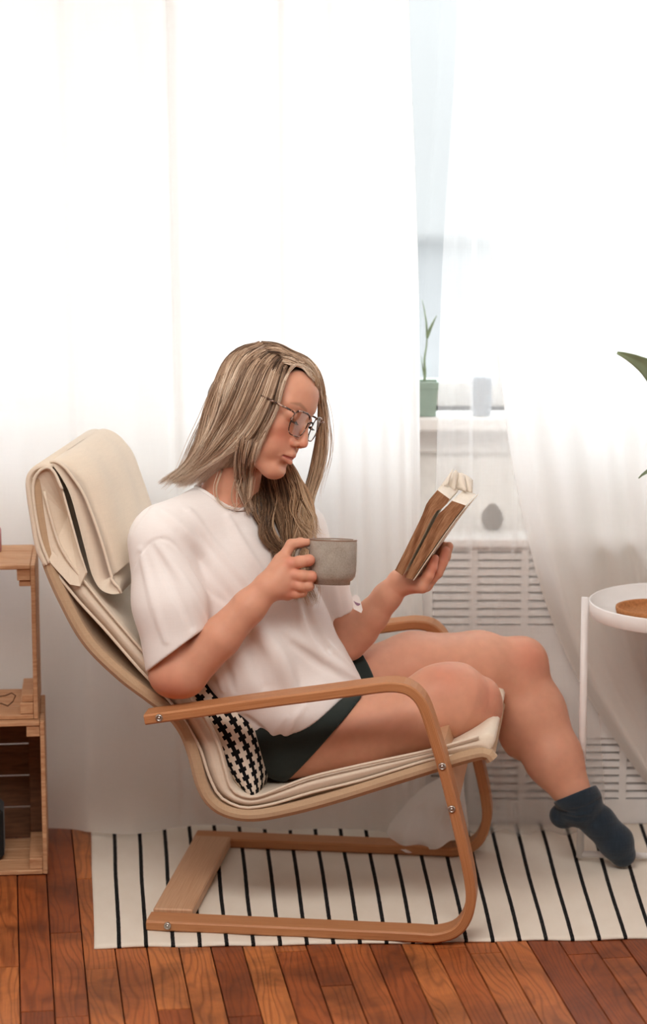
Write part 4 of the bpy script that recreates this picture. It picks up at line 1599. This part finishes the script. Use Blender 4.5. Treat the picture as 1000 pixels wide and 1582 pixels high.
for _, q, _k in lips: d[near] = np.minimum(d[near], q(V[near]))
w = np.clip(1.25 - d / (.0032), 0, 1)[:, None] * .9
col = col * (1 - w) + np.array(srgb(186, 98, 92)[:3]) * w
for s in (-1, 1):      # brows
    q = [Cap(hp_(9.0, s * 1.6, 1.75), hp_(8.5, s * 3.4, 2.3), .0028, .003), Cap(hp_(8.5, s * 3.4, 2.3), hp_(7.4, s * 4.8, 1.9), .003, .0015)]
    dd = np.minimum(q[0](V), q[1](V))
    w = np.clip(1 - (dd + .0006) / .0024, 0, 1)[:, None] * .5
    col = col * (1 - w) + np.array(srgb(132, 96, 74)[:3]) * w
    # lash line of the lowered lid
    q = [Cap(hp_(8.85, s * 3.0, -.75), hp_(8.45, s * 4.1, -.6), .0012, .0012), Cap(hp_(8.85, s * 3.0, -.75), hp_(8.6, s * 2.1, -.6), .0012, .0009)]
    dd = np.minimum(q[0](V), q[1](V))
    w = np.clip(1 - (dd - .001) / .0014, 0, 1)[:, None] * .8
    col = col * (1 - w) + np.array(srgb(60, 40, 34)[:3]) * w
hl = (V - HC) @ HR.T / HS
wh = np.clip((1.2 + .545 * hl[:, 2] - hl[:, 0]) / .8, 0, 1) * (hl[:, 2] > -3.5) * (np.linalg.norm(V - HC, axis=1) < .17)
col = col * (1 - wh[:, None]) + np.array(srgb(96, 74, 58)[:3]) * wh[:, None]
link('body', quadmesh('body', V, F, col, NRM), M['skin'], person, True)

lo, hi = bounds(shape0, .012)
V, F = sculpt(shirt, [(lo, hi, .0031)])
tshirt = link('t_shirt', quadmesh('t_shirt', V, F), M['shirt'], person, True)
# neck band and hem stitch lines
na = (NH1 - NH0) / np.linalg.norm(NH1 - NH0)
nb = np.cross(na, (0, 1.0, 0)); nb /= np.linalg.norm(nb); nc = np.cross(na, nb)
cpts = []
for k in range(49):
    a = 2 * math.pi * k / 48
    line = np.array([NH0 + na * s_ + (NHR - .001) * (nb * math.cos(a) + nc * math.sin(a)) for s_ in np.linspace(-.02, .20, 120)])
    end = np.array([NH1 + na * (NHR - .001) * math.cos(q_) + (NHR - .001) * math.sin(q_) * (nb * math.cos(a) + nc * math.sin(a)) for q_ in np.linspace(math.pi / 2, .1, 60)])
    line = np.vstack([line[[np.linalg.norm(NH1 - NH0) > (p_ - NH0) @ na for p_ in line]], end])
    d_ = ev(shape0, line)
    j = int(np.argmax(d_ < 0)) if (d_ < 0).any() else None
    if j is not None: cpts.append(line[j])
cpts = np.array(cpts)
for _ in range(3): cpts[1:-1] = (cpts[:-2] + 2 * cpts[1:-1] + cpts[2:]) / 4
MB().tube(list(cpts), .0042, 8).build('neck_band', M['shirt'], tshirt, True)
lo, hi = bounds(shorts, .012)
V, F = sculpt(shorts, [(lo, hi, .004)])
link('shorts', quadmesh('shorts', V, F), M['shorts'], person, True)
lo, hi = bounds(sock, .01)
V, F = sculpt(sock, [(lo, hi, .0026)])
link('sock', quadmesh('sock', V, F), M['sock'], person, True)

# lashes
for s in (-1, 1):
    m = MB()
    for k in range(16):
        t = k / 15
        b_ = hp_(8.75 - .5 * abs(t - .3), s * (2.1 + 2.2 * t), -.80 + .25 * abs(t - .4))
        e_ = b_ + HS * (np.array([.75, s * (.15 + .35 * t), -.40]) @ HR)
        m.tube([b_, (b_ + e_) / 2 - HS * .08 * HR[2], e_], [.0005, .0004, .0002], 4)
    m.build('eyelashes', M['black_cloth'], person)

# ------------------------------------------------------------------ hair
hull = [hell(0, 0, 2.0, 8.6, 7.4, 7.5, 1), hell(-2.0, 0, -2.0, 6.2, 7.2, 7.0, 2)]
hull += chain([(372, 625, 4.97, 62), (345, 690, 4.96, 46), (322, 735, 4.955, 30)], k=.04)
hull += chain([(322, 735, 4.955, 30), (280, 752, 4.93, 12)], k=.03)
hull += chain([(345, 690, 4.96, 46), (372, 735, 4.955, 22)], k=.03)
lockv = chain([(420, 705, 5.06, 22), (430, 750, 5.04, 24), (440, 800, 5.012, 24), (446, 828, 4.99, 14)], k=.02)
fcut = hp_(2.0, 0, 0); fn = (np.array([1.0, 0, -.545]) @ HR); fn /= np.linalg.norm(fn)


class FaceCut(HalfCut):
    def __call__(s, p): return -((p - s.o) @ s.n)


base_prog = hull + [('s', FaceCut(fcut, fn), .006)]
shr = [(o, (Ell(q.c, q.r - .009, q.R) if isinstance(q, Ell) else Cap(q.a, q.b, q.ra - .012, q.rb - .012)), k) for o, q, k in hull] + [('s', FaceCut(fcut - fn * .004, fn), .006)]
hV, hF, hC = [], [], []
lo, hi = bounds(hull, .01)
shr += lockv
shr += chain([(440, 562, 4.935, 7), (456, 562, 4.95, 7), (472, 568, 4.97, 7), (485, 580, 4.985, 6)], k=.006)
lo, hi = bounds(hull + lockv, .01)
V, F = sculpt(shr, [(lo, hi, .004)])
hb = link('hair', quadmesh('hair', V, F, np.tile(np.array(srgb(104, 80, 62)[:3]), (len(V), 1))), M['hair'], person, True)

hr = np.random.default_rng(11)
TONES = np.array([srgb(*c)[:3] for c in ((76, 58, 46), (114, 90, 72), (150, 122, 100), (186, 156, 130), (216, 190, 164), (234, 216, 196))])


def tone(t): return np.array([np.interp(t * 5, range(6), TONES[:, c]) for c in range(3)])


_cache = {}


def hull_at(prog, key, x, y):
    q = (key, int(round(x / 5)), int(round(y / 5)))
    if q not in _cache:
        _cache[q] = hit(prog, q[1] * 5, q[2] * 5)
    return _cache[q]


def strands(A, B, n, depth, light, seed, clumps=14, wav=1.5, rad=.00056, spread=1.0, tipfray=6.0, npt=24, sbias=None):
    """locks of hair between two guide lines given in photograph points; depth(x, y, s, t) is the world depth"""
    r = np.random.default_rng(seed)
    A, B = spline(A, npt), spline(B, npt)
    cs = r.uniform(0, 1, clumps)
    cph, cfr, cam_ = r.uniform(0, 6.28, clumps), r.uniform(3, 7, clumps), r.uniform(.3, 1, clumps) * wav
    clight = r.normal(0, .16, clumps)
    V, F, C = [], [], []
    T = np.linspace(0, 1, npt)
    for i in range(n):
        s = r.uniform(0, 1) if sbias is None else sbias(r.uniform(0, 1))
        k = int(np.argmin(np.abs(cs - s)))
        pull = .22 * T ** 1.2
        sv = s * (1 - pull) + cs[k] * pull
        xy = A * (1 - sv)[:, None] + B * sv[:, None]
        d = np.gradient(xy, axis=0); d /= np.linalg.norm(d, axis=1)[:, None] + 1e-9
        nn = np.stack([-d[:, 1], d[:, 0]], 1)
        w = cam_[k] * np.sin(cph[k] + cfr[k] * T * 2) * T * 2.2 + r.normal(0, .9 * spread) * np.sin(T * 3.0) + r.normal(0, tipfray * .35) * T ** 3
        xy = xy + nn * w[:, None]
        L = 1 - abs(r.normal(0, .07))
        lift = abs(r.normal(0, .004)) * np.sin(T * 2.6) + r.uniform(-.004, .001)
        pts = []
        for j in range(npt):
            jj = j * L
            x, y = np.interp(jj, range(npt), xy[:, 0]), np.interp(jj, range(npt), xy[:, 1])
            Y = depth(x, y, sv[j], T[j])
            pts.append(P(x, y, Y - lift[j] + .022 * max(0, 1 - T[j] / .13)))
        pts = np.array(pts)
        pts[1:-1] = (pts[:-2] + 2 * pts[1:-1] + pts[2:]) / 4
        tg = np.gradient(pts, axis=0); tg /= np.linalg.norm(tg, axis=1)[:, None] + 1e-12
        a = np.cross(tg, (0, 1, 0)); a /= np.linalg.norm(a, axis=1)[:, None] + 1e-9
        b = np.cross(tg, a)
        rr = rad * r.uniform(.7, 1.3) * (1 - .85 * T ** 2.5)
        base = len(V) * 0 + sum(len(v) for v in V)
        ring = [pts + rr[:, None] * (a * math.cos(q) * 1.5 + b * math.sin(q)) for q in (0, 2.094, 4.189)]
        V.append(np.stack(ring, 1).reshape(-1, 3))
        idx = base + np.arange(npt - 1)[:, None] * 3
        for q in range(3):
            F.append(np.concatenate([idx + q, idx + (q + 1) % 3, idx + 3 + (q + 1) % 3, idx + 3 + q], 1))
        tn = np.clip(light(s, T) + clight[k] + r.normal(0, .15), 0, 1)
        C.append(np.repeat(np.array([tone(v) for v in tn]), 3, axis=0))
    return np.vstack(V), np.vstack(F), np.vstack(C)


hull2 = hull + head


def hull_depth(off, tuck=0.0):
    def f(x, y, s, t):
        p = hull_at(hull2, 'h', x, y)
        if p is None: p = (0, 4.96, 0)
        return p[1] + off + tuck * max(0, min(1, (y - (742 - 32 * max(0, min(1, (x - 285) / 55)))) / 30)) ** 1.5
    return f


sets = []
near_tone = lambda s, T: .40 + .48 * T + .16 * np.sin(s * 23) - .26 * math.exp(-((s - .72) / .16) ** 2) * (1 - T)
top = lambda s, T: .40 + .50 * T + .14 * np.sin(s * 23)
# near side: from the parting and crown back and down to the shoulder
sets.append(strands([(414, 528), (374, 534), (342, 560), (323, 612), (307, 668), (277, 722), (244, 752)],
                    [(462, 548), (444, 562), (437, 594), (424, 636), (396, 686), (374, 722), (346, 752)], 2100, hull_depth(.0, .10), near_tone, 1, 30, 3.0))
sets.append(strands([(400, 527), (362, 545), (340, 590), (326, 640), (306, 690), (286, 722), (262, 742)],
                    [(444, 553), (432, 580), (420, 622), (394, 668), (352, 704), (312, 730), (272, 750)], 1200, hull_depth(-.006, .10), lambda s, T: .5 + .4 * T + .1 * np.sin(s * 17), 2, 18, 3.0))
sets.append(strands([(470, 553), (452, 560), (442, 580), (434, 615), (420, 655), (396, 690), (388, 740)],
                    [(484, 560), (466, 560), (448, 572), (437, 596), (428, 632), (408, 674), (398, 700)], 120, hull_depth(-.010), lambda s, T: .55 + .3 * T, 3, 6, 1.2))
# over the forehead to the far side, then down in front of the far shoulder


def far(x, y, s, t):
    p = hull_at(hull2, 'h', x, y) if y < 604 and x < 496 else None
    Y = 4.97 + .05 * min(1, t * 3) - .05 * max(0, t - .55) / .45
    return min(Y, p[1] - .002) if p is not None else Y


sets.append(strands([(446, 546), (466, 560), (484, 582), (492, 620), (492, 670), (482, 720), (464, 775), (452, 825), (442, 860), (454, 890)],
                    [(462, 545), (484, 558), (499, 585), (504, 630), (504, 680), (497, 725), (484, 770), (480, 815), (474, 860), (490, 905)], 700,
                    far, lambda s, T: .52 + .22 * T + .24 * s * np.sin(T * 3), 4, 12, 3.2, .00058, 1.2, 9, 34))  # far strands toned lighter: backlight put into the hair colour
sets.append(strands([(428, 532), (448, 540), (468, 550), (484, 564), (495, 585)], [(432, 560), (444, 562), (460, 566), (474, 573), (486, 590)], 520,
                    far, lambda s, T: .40 + .25 * T, 14, 9, 1.2, .00058, 1.0, 4, 16))
sets.append(strands([(404, 527), (424, 529), (448, 539), (470, 550), (486, 566)], [(410, 545), (430, 546), (448, 552), (466, 560), (480, 575)], 520,
                    hull_depth(-.002), lambda s, T: .35 + .2 * T, 8, 6, .8, npt=16))
# front lock: down the chest beside the mug


def chest(x, y, s, t):
    p = hull_at(shape0, 'c', x, y)
    Y = 4.985 if p is None else min(4.985, p[1] - .012)
    if y < 760: Y = 4.985 + .03 * max(0, min(1, (745 - y) / 45))
    return Y - .012 * s


sets.append(strands([(396, 690), (392, 740), (398, 785), (410, 830), (424, 862), (438, 880), (450, 890)],
                    [(440, 700), (462, 745), (474, 780), (476, 815), (470, 850), (484, 898), (476, 938)], 1500, chest,
                    lambda s, T: .02 + .28 * T + .48 * s, 5, 26, 9.0, .00058, 1.6, 10))  # under-chin shade put into the tone: left strands darker, tips their own blond
sets.append(strands([(425, 700), (446, 760), (452, 800), (462, 830), (470, 860)], [(446, 705), (474, 755), (482, 790), (488, 810), (500, 822)], 120,
                    lambda x, y, s, t: chest(x, y, s, t) - .012, lambda s, T: .45 + .35 * T, 6, 12, 6.0, .001, 2.5, 14))
# lock behind the jaw on the near side of the neck
sets.append(strands([(372, 650), (362, 700), (366, 740), (376, 775), (384, 800)], [(402, 672), (392, 705), (386, 740), (386, 770), (392, 792)], 110,
                    lambda x, y, s, t: (hull_depth(-.012)(x, y, s, t) if y < 735 else 4.925), lambda s, T: .5 + .3 * T, 7, 7, 2.0, .001, 1.5, 10))
# a few loose ends
sets.append(strands([(330, 720), (318, 755), (322, 775), (345, 782), (375, 780)], [(400, 722), (392, 760), (384, 775), (372, 786), (350, 790)], 14,
                    lambda x, y, s, t: 4.915, lambda s, T: .5 + .2 * T, 9, 3, 2.0, .0006, 2, 8))
sets.append(strands([(372, 552), (330, 600), (305, 660), (270, 725), (232, 758)], [(478, 566), (506, 620), (510, 680), (505, 730), (500, 780)], 40,
                    lambda x, y, s, t: 5.0, lambda s, T: .6 + .2 * T, 10, 40, 3.0, .0005, 4, 14, sbias=lambda q: q * .12 if q < .6 else 1 - (1 - q) * .1))
n0, VV, FF, CC = 0, [], [], []
for v, f, c in sets:
    VV.append(v); FF.append(f + n0); CC.append(c * np.array([1.02, .95, .84]) if n0 and v[:, 2].min() < P(440, 850, 4.95)[2] else c); n0 += len(v)
lk = link('locks', quadmesh('locks', np.vstack(VV), np.vstack(FF), np.vstack(CC)), M['hair'], hb, True)
lk['kind'] = 'stuff'

# ------------------------------------------------------------------ eyeglasses
M['tortoise'] = None
t = NT('tortoiseshell')
nz = t.noise(t.coord('Object'), 130, 2)
t.base(t.ramp(nz, [(.42, srgb(40, 26, 22)), (.55, srgb(104, 70, 52)), (.62, srgb(190, 160, 146))]), .2, .5)
M['tortoise'] = t.m
gm = NT('spectacle_lens')
a_ = gm.n('ShaderNodeBsdfTransparent', i_Color=(.96, .95, .94, 1)); b_ = gm.n('ShaderNodeBsdfGlossy', i_Roughness=.03)
c_ = gm.n('ShaderNodeMixShader', i_0=.20)
gm.t.links.new(a_.outputs[0], c_.inputs[1]); gm.t.links.new(b_.outputs[0], c_.inputs[2]); gm.t.links.new(c_.outputs[0], gm.out.inputs[0])
M['lens'] = gm.m
eg = empty('eyeglasses', tuple(hp_(10, 0, -.5)))
tag(eg, 'tortoiseshell framed eyeglasses worn by the reading woman', 'eyeglasses')
GU = -.85


def gp(s, x, y):
    """point on the spectacle front: x outward from the lens centre, y up, in head centimetres"""
    l = s * (3.25 + x)
    return hp_(10.3 - .085 * abs(l) ** 1.45, l, GU + y)


def rim(s):
    o = []
    for k in range(40):
        a = 2 * math.pi * k / 40
        ca_, sa_ = math.cos(a), math.sin(a)
        x = 2.3 * math.copysign(abs(ca_) ** .55, ca_)
        y = 2.2 * math.copysign(abs(sa_) ** .62, sa_)
        if y < 0: x *= 1 - .13 * (-y / 2.05)
        o.append((x, y))
    return o


for s in (-1, 1):
    pts = [gp(s, *q) for q in rim(s)]
    MB().tube(pts + [pts[0], pts[1]], [HS * (.105 + (.07 if 4 < k % 40 < 16 else 0)) for k in range(42)], 8, False).build('rim', M['tortoise'], eg, True)
    c = gp(s, 0, 0) + HS * .03 * HR[0]
    m = MB(); m.add([c] + pts, [(0, 1 + k, 1 + (k + 1) % 40) for k in range(40)])
    m.build('lens', M['lens'], eg, True)
    MB().tube(spline([gp(s, 2.4, 1.5), hp_(9.2, s * 6.6, GU + 1.7), hp_(7.4, s * 7.1, GU + 1.75), hp_(3.5, s * 7.5, GU + 1.8), hp_(.2, s * 7.7, GU + 1.6), hp_(-1.2, s * 7.6, GU - .8)], 24), HS * .17, 8).build('temple', M['tortoise'], eg, True)
MB().tube([gp(-1, -2.35, .7), hp_(10.45, -.4, GU + 1.0), hp_(10.45, .4, GU + 1.0), gp(1, -2.35, .7)], HS * .16, 8).build('bridge', M['steel_dark'], eg, True)

# ------------------------------------------------------------------ mug and tea tag
t = NT('speckled_grey_glaze')
v = t.coord('Object')
sp = t.noise(v, 420, 3, .7)
big = t.noise(v, 30, 3)
c = t.ramp(t.math('ADD', t.math('MULTIPLY', sp, .6), t.math('MULTIPLY', big, .4)), [(.34, srgb(142, 132, 121)), (.5, srgb(163, 154, 143)), (.66, srgb(178, 169, 158))])
t.base(c, .16, .5)
M['glaze'] = t.m
M['glaze_rim'] = plain('bare_brown_rim', srgb(128, 96, 78), .5)
MT = Matrix.Translation(tuple(MUG)) @ Matrix.Rotation(math.radians(1.6), 4, 'Y') @ Matrix.Rotation(math.radians(-8.5), 4, 'X')
mug = empty('mug', tuple(MUG))
tag(mug, 'grey speckled ceramic mug held in her right hand', 'mug')
R0, H0 = .0500, .0465
MB().lathe([(.0, -H0 + .003), (.034, -H0 + .003), (.0345, -H0), (.0375, -H0), (.0385, -H0 + .0075), (.0430, -H0 + .010), (.0478, -H0 + .017), (.0495, -H0 + .028), (R0, -H0 + .045), (R0, H0 - .003),
            (R0 - .0006, H0 - .0005), (R0 - .0018, H0), (R0 - .0036, H0 - .001), (R0 - .0042, H0 - .004), (R0 - .0046, -H0 + .03), (.040, -H0 + .013), (.0, -H0 + .010)], 64, MT).build('body', M['glaze'], mug, True)
MB().lathe([(R0 + .0001, H0 - .0022), (R0 - .0003, H0 + .0002), (R0 - .0018, H0 + .0006), (R0 - .0034, H0), (R0 - .0037, H0 - .002)], 64, MT).build('rim', M['glaze_rim'], mug, True)
hpts = spline([(-.0475, .0275), (-.058, .0325), (-.069, .027), (-.0745, .012), (-.0735, -.006), (-.067, -.022), (-.058, -.029), (-.047, -.026)], 30)
m = MB()
V, F, UV = [], [], []
for i, (x, z) in enumerate(hpts):
    tx, tz = np.gradient(hpts, axis=0)[i]
    L = math.hypot(tx, tz); nx, nz_ = -tz / L, tx / L
    for k in range(12):
        a = 2 * math.pi * k / 12
        w, hh_ = .0085 * math.cos(a), .0048 * math.sin(a)
        V.append(tuple(MT @ Vector((x + nx * hh_, w, z + nz_ * hh_)))); UV.append((0, 0))
F = grid_faces(30, 12, True)
link('handle', mesh('handle', V, F, UV), M['glaze'], mug, True)
tea = empty('tea_tag', tuple(P(552, 900, 4.86)))
tag(tea, 'white paper tea tag hanging on a string from the mug', 'tea tag')
M['string'] = plain('white_string', srgb(240, 236, 230), .9)
M['paper'] = plain('tag_paper', srgb(240, 234, 232), .9, var=.03)
M['print_purple'] = plain('mauve_print', srgb(150, 116, 140), .9)
MB().tube(spline([P(546, 834, 4.86), P(551.5, 835, 4.86), P(552.5, 850, 4.86), P(552.5, 885, 4.858), P(551.5, 921, 4.856)], 24), .0006, 6).build('string', M['string'], tea, True)
tg = [(544.5, 925), (546, 920), (551, 919), (556, 923), (560.5, 942), (558.5, 947), (546.5, 941)]
front, back = [P(x, y, 4.855) for x, y in tg], [P(x, y, 4.8558) for x, y in tg]
m = MB(); nn_ = len(tg)
m.add(front + back, [tuple(range(nn_)), tuple(range(nn_, 2 * nn_))[::-1]] + [(i, (i + 1) % nn_, nn_ + (i + 1) % nn_, nn_ + i) for i in range(nn_)])
m.build('tag', M['paper'], tea)
m = MB()
U_, D_ = [(546.5, 928), (548.5, 929.5), (551.5, 931), (554.5, 932), (557, 932.5)], [(547, 929.5), (549, 933), (551.5, 935.5), (554, 936), (556.8, 934)]
q = [P(x, y, 4.8546) for x, y in U_ + D_]
m.add(q, [(i, i + 1, 6 + i, 5 + i) for i in range(4)])
m.build('print', M['print_purple'], tea)

# ------------------------------------------------------------------ the open book
t = NT('aged_page_edges')
uvs = t.n('ShaderNodeSeparateXYZ', i_0=t.coord('UV'))
lay = t.noise(t.coord('UV', (1.2, 150, 1)), 2.0, 3, .6)
big = t.noise(t.coord('UV', (3, 3, 1)), 2.0, 2)
c = t.ramp(t.math('ADD', t.math('MULTIPLY', lay, .8), t.math('MULTIPLY', big, .25)), [(.38, srgb(92, 60, 40)), (.52, srgb(158, 112, 80)), (.64, srgb(204, 160, 124))])
t.bump(lay, .5, .001)
t.base(c, .9, .1)
M['page_edge'] = t.m
M['page'] = plain('yellowed_page', srgb(238, 228, 214), .9, var=.05)
M['cover'] = plain('worn_cream_cover', srgb(226, 212, 194), .8, var=.07, scale=40)
book = empty('book', tuple(P(650, 870, 5.02)))
tag(book, 'old open book with browned page edges held in her left hand', 'book')
BY = 4.975
off = np.array([.030, .112, .004])


def block(name, poly, shrink, mat_side, off_, parent):
    """page block: poly traces its fore-edge (bottom-left, bottom-right, top-right, top-left lines)"""
    l, r = spline(poly[0], 16), spline(poly[1], 16)
    V, UV, F, mi = [], [], [], []
    for i in range(16):
        for k in range(8):
            w = k / 7
            x, y = l[i] * (1 - w) + r[i] * w
            V.append(P(x, y, BY + .003 * math.sin(6 * w + i * .5))); UV.append((i / 15, w))
    nv_ = len(V)
    for i in range(16):
        for k in range(8):
            w = .5 + (k / 7 - .5) * shrink
            x, y = l[i] * (1 - w) + r[i] * w
            V.append(P(x, y, BY) + off_); UV.append((i / 15, k / 7))
    for f in grid_faces(16, 8):
        F.append(f); mi.append(0)
        F.append(tuple(a + nv_ for a in f[::-1])); mi.append(1)
    for i in range(15):
        for k in (0, 7):
            a, b = i * 8 + k, (i + 1) * 8 + k
            F.append((a, b, b + nv_, a + nv_)); mi.append(1)
    for k in range(7):
        for i in (0, 15):
            a, b = i * 8 + k, i * 8 + k + 1
            F.append((a, b, b + nv_, a + nv_)); mi.append(1 if i else 0)
    me = mesh(name, V, F, UV)
    me.materials.append(M['page_edge']); me.materials.append(mat_side)
    me.polygons.foreach_set('material_index', np.array(mi, dtype=np.int32))
    return link(name, me, None, parent)


block('page_block', ([(610.5, 881), (632, 838), (652, 797), (660, 777), (676, 757)], [(622.5, 889.5), (648, 840), (672, 793), (686, 784), (695, 771)]), .9, M['page'], off, book)
block('page_block', ([(626, 892), (652, 842), (676, 797), (687, 786), (698.5, 773.5)], [(637.5, 895.5), (660, 862), (684, 827), (706, 797), (720, 781)]), .9, M['page'], off, book)
# cover wrapped round the right-hand block and the spine
cv = []
for x, y in spline([(638.5, 896.5), (661, 863), (685, 828), (707, 798), (721.5, 781)], 12):
    a = P(x, y, BY - .001)
    cv.append([a, a + off * .5, a + off * 1.03])
V = [p for r in cv for p in r]
o = link('cover', mesh('cover', V, grid_faces(12, 3)), M['cover'], book)
thicken(o, .0014, 1.0)
# loose pages standing up at the top
pgs = [([(676, 757), (684, 752), (693, 748)], [(689, 740), (694, 733), (701, 723)], 5.03), ([(684, 758), (694, 756), (704, 758)], [(699, 730), (705, 726), (709, 732)], 5.05),
       ([(700, 758), (713, 757), (722, 760)], [(705, 730), (713, 731), (719, 735)], 5.06), ([(712, 758), (722, 760), (730, 762)], [(713, 730), (724, 736), (731, 742)], 5.075)]
for b0_, t0_, Y in pgs:
    A_, B_ = spline(b0_, 8), spline(t0_, 8)
    V = []
    for j in range(7):
        w = j / 6
        for i in range(8):
            p = A_[i] * (1 - w) + B_[i] * w
            V.append(P(p[0], p[1], Y + .006 * math.sin(i * .8 + w * 2) + .02 * w * w))
    thicken(link('loose_page', mesh('loose_page', V, grid_faces(7, 8)), M['page'], book, True), .0005)
